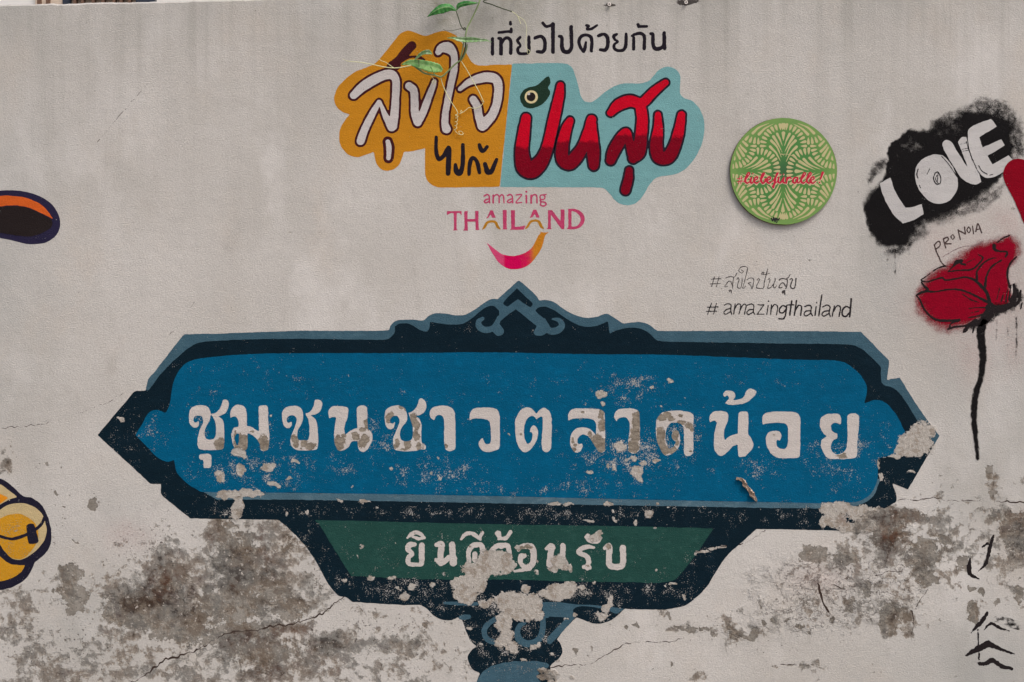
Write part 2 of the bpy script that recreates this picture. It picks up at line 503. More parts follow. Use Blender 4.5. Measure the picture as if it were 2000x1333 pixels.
    h = b.math('ADD', h, b.math('MULTIPLY', fk, b.math('MULTIPLY', nl, .004)))
    rr = b.math('MULTIPLY', rough_a, b.math('ADD', b.math('MULTIPLY', b.step(n2, .38, .62), .008), b.math('MULTIPLY', n3, .009)))
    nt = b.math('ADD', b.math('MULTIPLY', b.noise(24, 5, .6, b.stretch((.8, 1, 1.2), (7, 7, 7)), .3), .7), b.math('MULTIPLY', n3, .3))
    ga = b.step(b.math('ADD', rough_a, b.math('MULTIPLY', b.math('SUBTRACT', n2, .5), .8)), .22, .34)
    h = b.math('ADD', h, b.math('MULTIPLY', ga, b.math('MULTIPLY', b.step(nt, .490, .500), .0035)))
    edge_shade = b.math('MULTIPLY', ga, b.math('MULTIPLY', b.step(nt, .472, .486), b.step(nt, .502, .492)))
    col = b.mix(b.math('MULTIPLY', edge_shade, .62), col, obs(84, 76, 70))  # shadow lines and dirt along the flake edges, painted into the wall colour
    h = b.math('ADD', h, rr)
    h = b.math('SUBTRACT', h, b.math('MULTIPLY', b.math('ADD', m1, m2), .0024))
    h = b.math('SUBTRACT', h, b.math('MULTIPLY', dm, .0012))
    nor = b.bump(h, 1.0, 0.8)
    return b.finish(b.bsdf(col, .9, .12, nor).outputs[0])

def paint(name, color, color2=None, tone=None, var=.16, worn=1.0, light=None, bare=False, soft=False, thick=True, rough=.82, grit=.025):
    """brushed wall paint; worn = how readily it has rubbed off to specks"""
    b = NB(name)
    n2 = b.noise(16, 5, .6); n3 = b.noise(60, 4, .65, b.stretch((.7, 1, 1.4))); n4 = b.noise(240, 3, .6); n5 = b.noise(430, 2, .5, b.stretch((1, 1, 1), (4, 1, 9)))
    c = color
    if color2 is not None:
        a = b.attr('tone')
        c = b.mix(b.step(b.math('ADD', a, b.math('MULTIPLY', b.math('SUBTRACT', n3, .5), .30)), .36, .64) if tone is None else b.math('MULTIPLY', a, 1.0, clamp=True), color, color2)
        if tone is not None:
            c = b.mix(b.step(a, .5, 1.0), b.mix(b.step(a, 0, .5), color, tone), color2)
    nb = b.noise(70, 4, .65, b.stretch((.16, 1, 1), (5, 2, 8)))
    nb2 = b.noise(5, 4, .6, b.stretch((1, 1, 1), (8, 2, 5)))
    v = b.math('ADD', 1 - .16 - .13, b.math('ADD', b.math('MULTIPLY', nb, .32), b.math('MULTIPLY', nb2, .26)))
    c = b.mix(1.0, c, b.gray(v), 'MULTIPLY')
    v = b.math('ADD', 1 - var*.9, b.math('ADD', b.math('MULTIPLY', n2, var*1.0), b.math('MULTIPLY', n3, var*.8)))
    c = b.mix(1.0, c, b.gray(v), 'MULTIPLY')
    if light is not None:
        c = b.mix(b.step(b.math('ADD', b.math('MULTIPLY', n3, .6), b.math('MULTIPLY', n2, .4)), .5, .68, 0, .45), c, light)
    c = b.mix(b.step(n5, .56, .78, 0, grit), c, obs(190, 190, 190))
    h = b.grain()
    if bare:
        ba = b.attr('bare')
        n6 = b.noise(75, 6, .7); 
        be = b.math('ADD', ba, b.math('MULTIPLY', b.math('SUBTRACT', n6, .5), .95))
        bm = b.step(be, .49, .52)
        cem = b.mix(b.step(n3, .35, .65), obs(150, 140, 127), obs(118, 108, 96))
        cem = b.mix(b.step(n4, .42, .7, 0, .55), cem, obs(92, 83, 74))
        c = b.mix(bm, c, cem)
        h = b.math('SUBTRACT', h, b.math('MULTIPLY', bm, .0012))
    s = b.bsdf(c, rough, .06, b.bump(h, 1.0, 0.8))
    # losses
    nf = b.noise(95, 6, .72, b.stretch((1, 1, 1), (2, 5, 1)))
    fa = b.math('ADD', b.attr('flake'), b.math('ADD', b.math('MULTIPLY', b.math('SUBTRACT', n4, .5), .22), b.math('MULTIPLY', b.math('SUBTRACT', nf, .5), .62)))
    fm = b.step(fa, .49, .51)
    w = b.math('ADD', b.math('MULTIPLY', b.noise(300, 2, .6, b.stretch((1, 1, 1), (1, 7, 3))), .5), b.math('MULTIPLY', b.noise(26, 5, .7, b.stretch((1, 1, 1), (6, 2, 3))), .5))
    w = b.math('ADD', w, b.math('MULTIPLY', b.attr('wear'), .138*worn))
    wm = b.step(w, .635, .665)
    loss = b.math('MAXIMUM', fm, b.math('MULTIPLY', wm, .9))
    if soft:
        a = b.attr('alpha')
        sp = b.math('ADD', b.math('MULTIPLY', b.noise(300, 3, .65, b.stretch((1, 1, 1), (8, 8, 8))), .62), b.math('MULTIPLY', b.noise(70, 5, .7, b.stretch((1, 1, 1), (3, 3, 3))), .38))
        am = b.step(b.math('ADD', a, b.math('MULTIPLY', b.math('SUBTRACT', sp, .5), 1.5)), .08, .92)
        loss = b.math('MAXIMUM', loss, b.math('SUBTRACT', 1.0, am))
    tr = b.t.nodes.new('ShaderNodeBsdfTransparent')
    mx = b.t.nodes.new('ShaderNodeMixShader')
    b.lk(loss, mx.inputs[0]); b.lk(s.outputs[0], mx.inputs[1]); b.lk(tr.outputs[0], mx.inputs[2])
    return b.finish(mx.outputs[0])

M = {}
M['wall'] = wall_material()
M['navy'] = paint('navy_paint', obs(10, 28, 38), light=obs(18, 38, 50), worn=.85, var=.2, grit=.03)
M['slate'] = paint('slate_paint', obs(58, 86, 100), light=obs(80, 108, 120), worn=.6, var=.22, grit=.10)
M['blue'] = paint('blue_paint', obs(0, 82, 116), light=obs(0, 98, 136), worn=1.05, var=.22, grit=.02)
M['lip'] = paint('grey_blue_paint', obs(70, 98, 112), light=obs(112, 132, 140), worn=1.0, var=.2, grit=.2)
M['green'] = paint('green_paint', obs(32, 67, 61), light=obs(54, 90, 82), worn=.8, var=.25, grit=.06)
M['white_letter'] = paint('white_sign_paint', obs(188, 180, 175), worn=.15, bare=True, var=.06)
M['orange'] = paint('ochre_paint', obs(184, 123, 30), light=obs(172, 111, 27), worn=.5, var=.12)
M['cyan'] = paint('pale_blue_paint', obs(110, 155, 157), light=obs(102, 145, 148), worn=.5, var=.10)
M['maroon'] = paint('maroon_paint', obs(62, 24, 28), worn=.6)
M['white'] = paint('white_paint', obs(188, 180, 177), worn=.2, var=.06)
M['black'] = paint('black_paint', obs(30, 25, 33), worn=.6, var=.3)
M['red'] = paint('red_paint', obs(184, 2, 32), obs(116, 1, 24), light=None, worn=.5, var=.22, grit=.03)
M['outline'] = paint('dark_outline_paint', obs(34, 26, 38), worn=.6)
M['bird'] = paint('dark_green_paint', obs(30, 50, 38), worn=.5)
M['cream'] = paint('cream_paint', obs(206, 190, 146), worn=.4)
M['pink'] = paint('pink_paint', obs(176, 58, 96), light=obs(186, 92, 120), worn=.9, var=.25, grit=.2)
M['gold'] = paint('gold_paint', obs(166, 114, 30), worn=.7, var=.25)
M['smile'] = paint('blended_paint', obs(196, 70, 110), obs(186, 118, 30), tone=obs(192, 0, 76), worn=.5)
M['marker'] = paint('faded_marker', obs(44, 40, 42), worn=2.2, var=.3)
M['marker_faint'] = paint('fainter_marker', obs(66, 61, 61), worn=2.6, var=.35)
M['spray'] = paint('black_spray', obs(21, 19, 20), worn=.6, soft=True, var=.35, grit=.04)
M['haze'] = paint('thin_black_spray', obs(38, 35, 36), worn=1.0, soft=True, var=.35, grit=.12)
M['graf_white'] = paint('greyish_white_paint', obs(184, 180, 178), light=obs(150, 144, 143), worn=.2, var=.2)
M['heart'] = paint('heart_red', obs(126, 1, 24), worn=.4, var=.2, grit=.01)
M['rose'] = paint('rose_spray', obs(132, 1, 30), light=obs(88, 1, 20), worn=.5, soft=True, var=.35, grit=.02)
M['ink'] = paint('brush_ink', obs(34, 29, 30), worn=1.6, var=.35)
M['scribble'] = paint('brown_pencil', obs(74, 60, 58), worn=2.0)
M['pencil'] = paint('faint_pencil', obs(128, 112, 112), worn=3.0)
M['bean'] = paint('dark_indigo_paint', obs(38, 34, 58), worn=.6, var=.2)
M['bean_in'] = paint('brown_black_paint', obs(36, 29, 29), worn=.6, var=.2)
M['bean_or'] = paint('burnt_orange_paint', obs(196, 88, 34), worn=.6, var=.15)
M['toon_line'] = paint('indigo_line_paint', obs(30, 28, 44), worn=.9)
M['toon_yel'] = paint('yellow_paint', obs(190, 136, 32), light=obs(172, 118, 26), worn=1.2, var=.2, grit=.2)
M['toon_cream'] = paint('buff_paint', obs(182, 162, 122), worn=.8, var=.15, grit=.2)
M['toon_org'] = paint('amber_paint', obs(208, 132, 28), worn=.8)

def plain(name, col, rough=.7, spec=.3, var=.2, scale=30, bumpd=0.0, trans=None):
    b = NB(name)
    n = b.noise(scale, 5, .6)
    v = b.math('ADD', 1 - var*.5, b.math('MULTIPLY', n, var))
    c = b.mix(1.0, col, b.gray(v), 'MULTIPLY')
    nor = b.bump(b.noise(scale*4, 4, .6), bumpd, .6) if bumpd else None
    s = b.bsdf(c, rough, spec, nor)
    return b.finish(s.outputs[0])

# ------------------------------------------------------------------ the wall
GRIME = [ # cx, cy, rx, ry, strength (soft)
 (260,1310,300,40,.54),(100,1330,160,40,.5),(760,1320,160,50,.46),(420,1150,220,120,.62),(1830,1040,160,60,.5),(1640,1120,120,60,.46),(1740,1160,120,60,.44),(1900,1060,120,90,.42),(1850,1010,60,30,.48),(1960,1080,60,70,.54),(1700,1190,100,60,.44),(1560,1180,110,60,.36),(1420,1230,120,40,.34),(770,1260,140,70,.46),(40,1190,70,90,.46),(200,1290,220,60,.48),(600,1300,260,60,.5),(900,1300,50,60,.3),(330,1170,170,100,.68),(480,1110,160,110,.70),(480,1120,150,110,.64),(500,1280,210,70,.60),(700,1270,110,60,.5),(560,1150,110,80,.58),(1760,1060,110,90,.5),(1690,1080,60,40,.5),
 (330,1130,90,70,.80),(300,1170,80,60,.86),(250,1170,60,50,.86),(222,1185,40,50,.62),(320,1090,40,30,.72),(290,1110,30,30,.6),(360,1200,110,70,.74),(300,1220,80,40,.7),(215,1235,40,30,.62),(255,1245,35,18,.66),
 (470,1080,80,60,.76),(430,1050,40,60,.74),(520,1060,60,70,.72),(500,1130,110,50,.74),(560,1110,40,60,.6),(600,1150,45,40,.62),(450,1150,80,40,.74),(560,1180,80,24,.72),
 (480,1250,120,40,.78),(560,1225,60,16,.86),(450,1262,70,24,.74),(640,1255,60,32,.86),(690,1262,40,22,.8),(600,1290,70,40,.66),(520,1310,110,50,.68),(380,1320,60,30,.5),
 (810,1265,40,26,.72),(755,1262,22,16,.7),(830,1225,24,14,.5),(730,1200,60,16,.46),(790,1240,80,40,.42),(700,1320,120,40,.42),(850,1290,60,50,.36),
 (137,1140,28,44,.70),(148,1170,24,30,.68),(110,1160,10,26,.52),(40,1180,50,40,.5),(65,1290,60,50,.56),(100,1310,80,40,.56),(25,1240,40,50,.5),(170,1300,60,36,.46),(15,910,16,40,.6),(4,920,10,30,.6),
 (190,1260,50,12,.5),(70,1240,80,30,.42),
 (1740,1010,55,26,.84),(1735,1050,28,40,.92),(1730,1075,22,30,.82),(1712,1020,40,24,.78),(1790,1005,34,18,.76),(1815,1012,26,16,.6),(1725,1095,24,18,.72),(1800,1080,50,40,.62),(1800,1110,36,36,.7),
 (1830,1075,50,44,.56),(1850,1120,50,30,.56),(1790,1130,26,24,.62),(1660,1070,40,28,.56),(1610,1085,40,26,.54),(1650,1095,50,20,.52),(1590,1075,26,22,.46),(1675,1050,16,30,.66),
 (1740,1205,26,36,.86),(1770,1210,24,26,.68),(1725,1230,16,18,.7),(1782,1225,10,30,.66),(1660,1180,14,18,.70),(1690,1140,22,16,.6),(1640,1170,16,14,.55),(1700,1120,60,36,.4),(1730,1150,60,40,.46),
 (1985,1030,44,40,.86),(1990,1070,34,40,.84),(1960,1010,30,30,.7),(1985,1160,24,24,.62),(1940,1000,40,20,.55),(1900,1195,20,26,.56),(1960,1120,50,40,.4),(1990,940,20,30,.36),
 (1560,1190,40,30,.36),(1510,1170,40,40,.3),(1580,1305,36,10,.46),(1530,1303,20,5,.6),(1350,1228,34,18,.5),(1320,1232,24,6,.66),(1440,1238,20,24,.6),(1480,1225,14,12,.5),(1400,1225,18,10,.55),(1520,1215,14,12,.45),
 (1370,1320,20,14,.66),(1300,1195,14,22,.4),(1450,1198,14,14,.42),(1840,960,18,40,.35),(1930,930,20,36,.5),(1940,965,14,16,.55),(1800,930,40,30,.25),
 (1060,1325,40,16,.8),(1030,1335,40,14,.7),(975,1325,12,12,.2),(330,1060,36,24,.5),(290,1085,22,18,.5),(270,1130,20,16,.5),
]
PEEL = [(300,1185,80,46,.86),(335,1135,40,56,.8),(250,1195,46,40,.9),(226,1190,30,36,.92),(345,1222,90,46,.82),(470,1105,64,76,.84),(452,1180,96,50,.84),(530,1150,58,56,.74),(560,1190,50,30,.8),(480,1232,100,20,.86),(425,1252,62,18,.8),(510,1272,110,34,.76),(640,1262,44,22,.8),(440,1045,30,40,.72),(560,1060,22,40,.6),(620,1130,30,50,.56),(520,1310,80,30,.6),
 (1732,1030,42,50,.86),(1782,1008,44,14,.84),(1802,1085,40,50,.8),(1984,1036,40,46,.86),(1700,1020,30,20,.8),(1840,1060,50,34,.62),(1955,1005,34,16,.7),
 (185,985,9,13,1),(186,978,7,8,1),(108,963,6,5,.8),(128,1017,5,4,.8),(118,994,5,4,.8),(92,908,6,5,.8),(117,908,4,8,.7),(148,1054,6,6,.8),(186,1098,0.1,0.1,0),
 (137,1130,22,30,1),(148,1165,26,22,1),(125,1150,12,18,.9),(145,1190,14,14,.9),(106,1156,6,10,.8),
 (1592,1085,30,20,.95),(1650,1090,30,16,.9),(1570,1075,14,12,.8),(1800,1110,18,36,1),(1810,1130,22,14,.95),(1795,1080,14,12,.9),(1740,1200,22,26,1),(1736,1225,16,14,1),(1770,1205,14,18,.9),(1660,1182,10,16,1),(1905,1190,14,12,1),(1900,1208,10,14,.9),
 (1880,1100,22,22,.8),(1895,1155,12,8,.8),(1916,1158,12,10,.8),(1946,1180,10,10,.8),(1990,1160,14,20,.9),(1936,925,10,20,.9),(1940,966,8,14,.9),
 (1228,1225,5,6,.95),(1242,1225,5,7,.95),(1128,1275,4,7,.95),(1159,1269,4,7,.95),(1190,1224,7,3,.9),(1313,1300,4,5,.8),(1142,1283,2,4,.8),(1258,1213,3,3,.7),
 (1440,1240,18,9,.9),(1465,1245,16,10,.9),(1425,1228,10,8,.9),(1495,1218,10,10,.9),(1510,1214,8,8,.8),(1350,1228,20,7,.9),(1325,1228,12,5,.9),(1380,1231,10,6,.9),(1305,1203,8,10,.7),(1470,1238,12,14,.9),(1395,1240,12,8,.7),
 (1430,1200,12,12,.55),(1545,1190,6,10,.6),(1560,1227,10,6,.9),(1575,1240,8,6,.8),(1540,1215,8,8,.7),(1625,1215,6,10,.8),(1600,1205,10,8,.5),(1570,1300,20,4,.9),(1545,1303,18,3,.8),(1690,1155,20,12,.8),(1700,1140,14,10,.7),
 (810,1262,16,12,.8),(640,1262,30,14,.7),(760,1265,10,10,.7),(830,1222,10,10,.7),(490,1320,30,14,.6),(60,1300,20,14,.6),
 (1075,1045,0.1,0.1,0)]
RUST = [(575,1228,26,14,.9),(545,1232,26,10,.6),(310,1140,30,30,.55),(345,1120,24,30,.4),(420,1055,16,20,.5),(505,1050,14,40,.5),(520,1095,18,18,.6),(1740,1035,30,36,.7),(1780,1005,20,12,.5),(1645,1018,10,10,.8),(455,1140,10,12,.5),(490,1255,70,20,.3),(520,1315,30,26,.45),(1990,1010,30,16,.5),(640,1300,40,20,.3),(850,1190,20,16,.25)]
SOOT = [(1190,10,14,4,1.1),(1185,10,20,3,.6),(1338,6,18,6,1.1),(1352,3,20,6,.9),(1316,6,16,2,.6),(1325,-2,20,4,.55),(1186,-6,8,3,.5),(1345,-8,10,4,.6),(358,657,2.5,2,1.0),(1644,1012,7,6,.55),
 (1996,372,0.1,0.1,0),(1845,955,2,30,.5),(1838,950,2,20,.45),(1946,935,5,24,.42),(1912,700,0.1,.1,0)]
STREAKS = [(1000,-60,2600,230,1.0),(1150,-40,260,430,.9),(150,-40,300,400,.7),(1700,-40,500,420,.6),(1840,590,60,160,.35),(1900,640,40,120,.35),(1800,520,40,90,.3),(1990,540,14,80,.5),(1980,640,20,90,.4),(1950,980,60,90,.5),(1840,930,50,90,.6),(1770,990,0.1,0.1,0),(1880,1320,40,130,.5),(1000,1450,3000,60,.7),(60,860,40,200,.25),(1700,490,40,60,.5),(1740,470,30,60,.6),(1995,900,30,200,.3)]
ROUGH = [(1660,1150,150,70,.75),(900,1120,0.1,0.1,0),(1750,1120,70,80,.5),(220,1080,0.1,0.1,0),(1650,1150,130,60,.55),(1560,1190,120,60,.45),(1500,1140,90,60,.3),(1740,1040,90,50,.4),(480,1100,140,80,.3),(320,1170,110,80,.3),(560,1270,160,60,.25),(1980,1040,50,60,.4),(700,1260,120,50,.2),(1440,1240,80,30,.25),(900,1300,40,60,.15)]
DOTS = [(130,1000,120,120,.6),(250,1060,90,70,.75),(60,900,60,100,.45),(120,1260,140,80,.8),(300,1060,60,50,.9),(720,1230,160,60,.8),(800,1290,120,60,.8),(1700,1150,120,70,.8),(1560,1240,160,80,.6),(1400,1220,120,60,.6),(1800,1290,160,60,.35),(580,1040,60,60,.5),(640,1120,40,50,.7),(1250,1270,120,60,.4),(1960,1130,60,60,.5),(80,820,70,60,.3),(20,760,60,60,.25),(1150,580,300,60,.12),(1000,620,1400,700,.1)]
MOSS = [(870,30,26,14,.85),(862,40,22,22,.55),(880,12,60,26,.55),(915,40,60,40,.40),(880,70,50,24,.35),(1000,10,70,26,.3),(1020,40,50,40,.25),(1150,10,60,20,.25),(860,4,30,12,.7)]
BLUSH = [(1850,600,70,40,.45),(1840,480,50,40,.25),(1920,560,110,130,.35),(1900,690,40,60,.3),(1970,440,40,40,.35),(1980,680,26,60,.25),(250,1045,40,30,.22),(1600,1130,60,30,.18),(40,440,0.1,0.1,0)]

WEATHER = [(-40,420,150,480,.55),(-20,40,200,120,.4),(330,20,200,60,.3),(1950,760,160,200,.6),(1900,1300,170,120,.7),(1740,520,90,160,.5),(1960,540,70,120,.6),(1000,20,170,70,.42),(1500,10,600,50,.25),(60,1020,120,100,.25),(240,1000,90,60,.35),(120,1200,120,90,.35),(1870,980,90,80,.35),(640,20,200,60,.25),(1250,40,50,160,.22),(1620,60,60,200,.16)]
def top_line(px): return 9.0 - 0.0225*px

def build_wall():
    xs = np.concatenate([np.arange(-3200, -60, 80.), np.arange(-60, 2060, 4.), np.arange(2060, 5201, 80.)])
    rows = np.concatenate([np.arange(0, 1344, 4.), np.arange(1360, 1501, 35.)]); rows[-1] = 1500
    X, R = np.meshgrid(xs, rows)
    top = top_line(X) + 1.2*vnoise(X, X*0, 17, 21) + 0.6*vnoise(X, X*0, 5, 22)
    Y = top + R*(1500 - top)/1500.0
    ny, nx = X.shape
    co = np.zeros((ny, nx, 3))
    co[..., 0] = (X - 1000)*S; co[..., 2] = CAMZ + (666.5 - Y)*S
    co[0, :, 1] = 0.006
    verts = co.reshape(-1, 3)
    n = ny*nx
    j, i = np.meshgrid(np.arange(ny-1), np.arange(nx-1), indexing='ij')
    a = (j*nx + i).ravel()
    faces = np.stack([a, a+nx, a+nx+1, a+1], 1).tolist()
    TH = 0.16
    tb = verts[:nx].copy(); tb[:, 1] = TH - .006; tb[:, 2] += .002
    bb = verts[:nx].copy(); bb[:, 1] = TH; bb[:, 2] = 0.0
    verts = np.vstack([verts, tb, bb])
    for k in range(nx - 1):
        faces.append([k, k+1, n+k+1, n+k])
        faces.append([n+k, n+k+1, n+nx+k+1, n+nx+k])
    left = [q*nx for q in range(ny)]; right = [q*nx + nx-1 for q in range(ny)]
    faces.append([n] + left[:1] + left[1:] + [n+nx])
    faces.append([n+2*nx-1] + right[::-1] + [n+nx-1])
    me = bpy.data.meshes.new('plaster_wall')
    me.from_pydata(verts.tolist(), [], faces)
    x = X.ravel(); y = Y.ravel()
    wx = x + 10*vnoise(x, y, 40, 31) + 5*vnoise(x, y, 15, 32); wy = y + 10*vnoise(x, y, 40, 33) + 5*vnoise(x, y, 15, 34)
    px_, py_ = x + 7*vnoise(x, y, 16, 35) + 4*vnoise(x, y, 6, 38), y + 7*vnoise(x, y, 16, 36) + 4*vnoise(x, y, 6, 39)
    far = np.clip(((y - 1300)/150), 0, 1)*.5
    def add(nm, v):
        at = me.attributes.new(nm, 'FLOAT', 'POINT')
        at.data.foreach_set('value', np.concatenate([v, np.zeros(2*nx)]).astype(np.float32))
    add('grime', np.maximum(soft_field(GRIME)(wx, wy), far)); add('peel', blob_field(PEEL)(px_, py_)); add('soot', soft_field(SOOT)(x + 2*vnoise(x, y, 6, 37), y))
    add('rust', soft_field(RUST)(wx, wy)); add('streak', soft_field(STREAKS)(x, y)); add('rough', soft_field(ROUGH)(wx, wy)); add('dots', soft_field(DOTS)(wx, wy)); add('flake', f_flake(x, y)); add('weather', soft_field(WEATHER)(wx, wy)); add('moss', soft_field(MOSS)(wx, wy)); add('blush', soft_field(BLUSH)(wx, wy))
    me.update()
    for p in me.polygons: p.use_smooth = False
    o = link_mesh('plaster_wall', me, M['wall'])
    return tag(o, 'weathered off-white plastered wall covered in murals, mouldy along its foot', 'wall', kind='thing')
wall = build_wall()

# cracks in the plaster
m_crack = plain('crack_dark', obs(60, 48, 43), .95, .1, .5, 90)
def crack(pts, r, jit=2.5, seg=10, seed=1):
    s = Shape()
    c = catmull([(a, b, r) for a, b in pts], False, seg)
    c[:, 0] += jit*.5*vnoise(c[:, 0], c[:, 1], 7, seed); c[:, 1] += jit*vnoise(c[:, 0], c[:, 1], 6, seed + 1)
    c[:, 2] = np.maximum(.42*min(1, r), .8*r*(.85 + .7*vnoise(c[:, 0], c[:, 1], 9, seed + 2) + .5*vnoise(c[:, 0], c[:, 1], 40, seed + 3)))
    s.strokes.append(c)
    return sheet('crack', s, .5, m_crack, wall, step=1.0, jitter=.2, jscale=4, fields=False)
crack([(676,1163),(656,1176),(643,1190),(627,1200),(609,1208),(597,1213),(569,1220),(535,1223),(510,1231),(480,1234),(457,1234),(430,1244),(400,1262),(370,1276),(345,1283),(325,1288),(300,1306),(282,1320),(262,1331),(240,1345)], 1.6, 3)
crack([(1588,975),(1663,976),(1727,980),(1750,977),(1792,977),(1825,973),(1851,978),(1890,978),(1916,976)], .8)
crack([(1945,978),(1955,980),(1975,980),(2010,982),(2040,985)], 1.2)
crack([(1241,1123),(1253,1101),(1277,1088),(1304,1077),(1355,1080)], .7)
crack([(1352,1080),(1385,1070),(1415,1066),(1442,1064),(1465,1056),(1482,1045),(1494,1035)], 1.5, 2)
crack([(1072,1306),(1093,1301),(1120,1300),(1155,1298),(1174,1285),(1209,1264),(1236,1255),(1263,1254),(1298,1255),(1336,1247)], .9, 2.5)
crack([(-5,838),(50,832),(100,825),(150,810),(200,790),(235,772),(262,758)], .45, 3)
crack([(1597,1138),(1605,1168),(1614,1190),(1619,1196)], 2.0, 2)
crack([(1623,1140),(1640,1148),(1652,1150)], .8)
crack([(1711,1125),(1734,1116),(1748,1118),(1760,1116)], 1.1, 3)
crack([(1525,1298),(1560,1299),(1590,1299)], 1.0, 1)
crack([(1782,1195),(1785,1215),(1781,1235),(1783,1248)], 1.6, 3)
crack([(1790,1185),(1800,1168),(1812,1152)], .8, 2)
crack([(380,590),(345,640),(330,655)], .35, 2)
crack([(300,150),(230,230),(190,280)], .45, 2)

# ------------------------------------------------------------------ ground and the house behind
def ground_mat():
    b = NB('pavement_concrete')
    n1 = b.noise(1.2, 5, .6); n2 = b.noise(25, 6, .65)
    c = b.mix(b.step(n1, .35, .65), (.20, .19, .175, 1), (.27, .26, .24, 1))
    c = b.mix(b.step(n2, .5, .75, 0, .5), c, (.13, .12, .11, 1))
    return b.finish(b.bsdf(c, .9, .2, b.bump(n2, .004, .6)).outputs[0])
me = bpy.data.meshes.new('pavement')
R_ = 150.0
me.from_pydata([(-R_, -R_, 0), (R_, -R_, 0), (R_, R_, 0), (-R_, R_, 0)], [], [(0, 1, 2, 3)])
tag(link_mesh('pavement', me, ground_mat()), 'grey concrete pavement at the foot of the wall', None, kind='structure')

def box_verts(x0, x1, y0, y1, z0, z1):
    v = [(x0,y0,z0),(x1,y0,z0),(x1,y1,z0),(x0,y1,z0),(x0,y0,z1),(x1,y0,z1),(x1,y1,z1),(x0,y1,z1)]
    f = [(0,3,2,1),(4,5,6,7),(0,1,5,4),(1,2,6,5),(2,3,7,6),(3,0,4,7)]
    return v, f
def boxes(name, bs, mat, parent=None):
    V, F = [], []
    for q in bs:
        v, f = box_verts(*q); n = len(V); V += v; F += [tuple(i + n for i in k) for k in f]
    me = bpy.data.meshes.new(name); me.from_pydata(V, [], F); me.update()
    return link_mesh(name, me, mat, parent)
HY = 3.0
hk = (D + HY)/D
def hx(px): return (px - 1000)*S*hk
h = thing('house', -500, 1500, 'pale house with cream panels glimpsed over the wall top at upper left', 'house')
h.location = (hx(100), HY, 0)
m_hw = plain('white_render', (.80, .77, .74, 1), .8, .3, .1, 8)
m_hc = plain('cream_render', (.62, .50, .40, 1), .8, .3, .3, 12)
m_hn = plain('dark_window', (.03, .035, .05, 1), .25, .5, .1, 5)
m_hb = plain('brown_timber', (.16, .09, .06, 1), .7, .3, .3, 20)
boxes('wall', [(hx(-900), hx(700), HY, HY + 4, 0, 5.2)], m_hw, h)
boxes('panel', [(hx(72), hx(125), HY - .02, HY - .001, 2.2, 4.0), (hx(143), hx(268), HY - .02, HY - .001, 2.2, 4.0)], m_hc, h)
boxes('window', [(hx(127), hx(142), HY - .03, HY - .001, 2.4, 3.9)], m_hn, h)
boxes('window', [(hx(269), hx(306), HY - .03, HY - .001, 3.0, 3.9)], m_hn, h)
boxes('railing', [(hx(x), hx(x + 5), HY - .05, HY - .021, 2.2, 3.27) for x in (80, 97, 150, 165, 186, 205, 226, 240, 256)] + [(hx(143), hx(268), HY - .05, HY - .021, 3.272, 3.30)], m_hb, h)
boxes('roof', [(hx(-940), hx(740), HY - .3, HY + 4.3, 5.202, 5.4)], m_hb, h)

# ------------------------------------------------------------------ the community sign
sign = thing('painted_sign', 1010, 1360, 'large navy and blue painted signboard with white lettering and a welcome panel', 'sign')
T5, _ = tf(180, 640, .3); T6, _ = tf(1540, 640, .315); T7, T7s = tf(740, 540, .28); TL, TLs = tf(540, 980, .2648); TR, TRs = tf(980, 980, .27)

top_orn = T7((0,380),(70,375,1),(85,340),(120,312),(180,303),(250,304),(310,306),(350,275),(400,258),(470,262),(540,272),(600,268),(680,225),(750,175),(790,158),(830,160,1),(900,95),(975,28,1),(1040,80),(1100,140),(1118,168,1),(1170,165),(1230,185),(1300,235),(1380,275),(1450,290),(1520,282),(1570,265),(1600,265),(1650,295),(1705,332,1),(1760,322),(1830,320),(1880,335),(1920,365),(1945,380,1),(2000,382))
sil = (T5((35,700,1),(272,420,1),(285,412,1),(352,412,1),(353,385),(370,330),(410,285),(580,65,1),(600,44,1),(900,38),(1150,28),(1250,25),(1333,22))
  + top_orn + T6((0,22),(450,28,1),(540,120),(625,207,1),(618,260),(612,325,1),(690,312,1),(770,440),(850,560),(935,672,1),(740,1005,1),(640,962,1),(655,1000),(668,1045))
  + [(1748,982),(1690,1012),(1655,1037,1),(1540,1034.5)]
  + TR((1840,200,1),(1720,310),(1640,380),(1560,490),(1480,620),(1400,700),(1330,750),(1200,778),(1080,782),(890,775,1),(820,840),(750,875),(680,885),(600,860),(540,838,1),(450,930),(400,995,1),(425,1030),(438,1085),(420,1130),(370,1170,1),(350,1200),(380,1280),(400,1400,1))
  + [(925,1378,1)] + TL((1475,1333),(1500,1265,1),(1450,1240),(1420,1190),(1412,1140),(1440,1095),(1475,1068,1),(1430,1030,1),(1400,960),(1370,880),(1340,855,1),(1290,875),(1220,870),(1160,840),(1110,790),(1065,762,1),(900,762),(560,740,1),(510,705),(450,690),(370,590),(290,440),(190,300),(80,190),(20,140,1))
  + [(546,1015.6)] + T5((640,1243,1),(455,1090),(447,1020,1),(380,1018,1)))
frame_shape = Shape().poly(sil)
frame = None
def make_frame():
  return sheet('frame', frame_shape, 1, M['navy'], sign, step=2.5, jitter=.5)

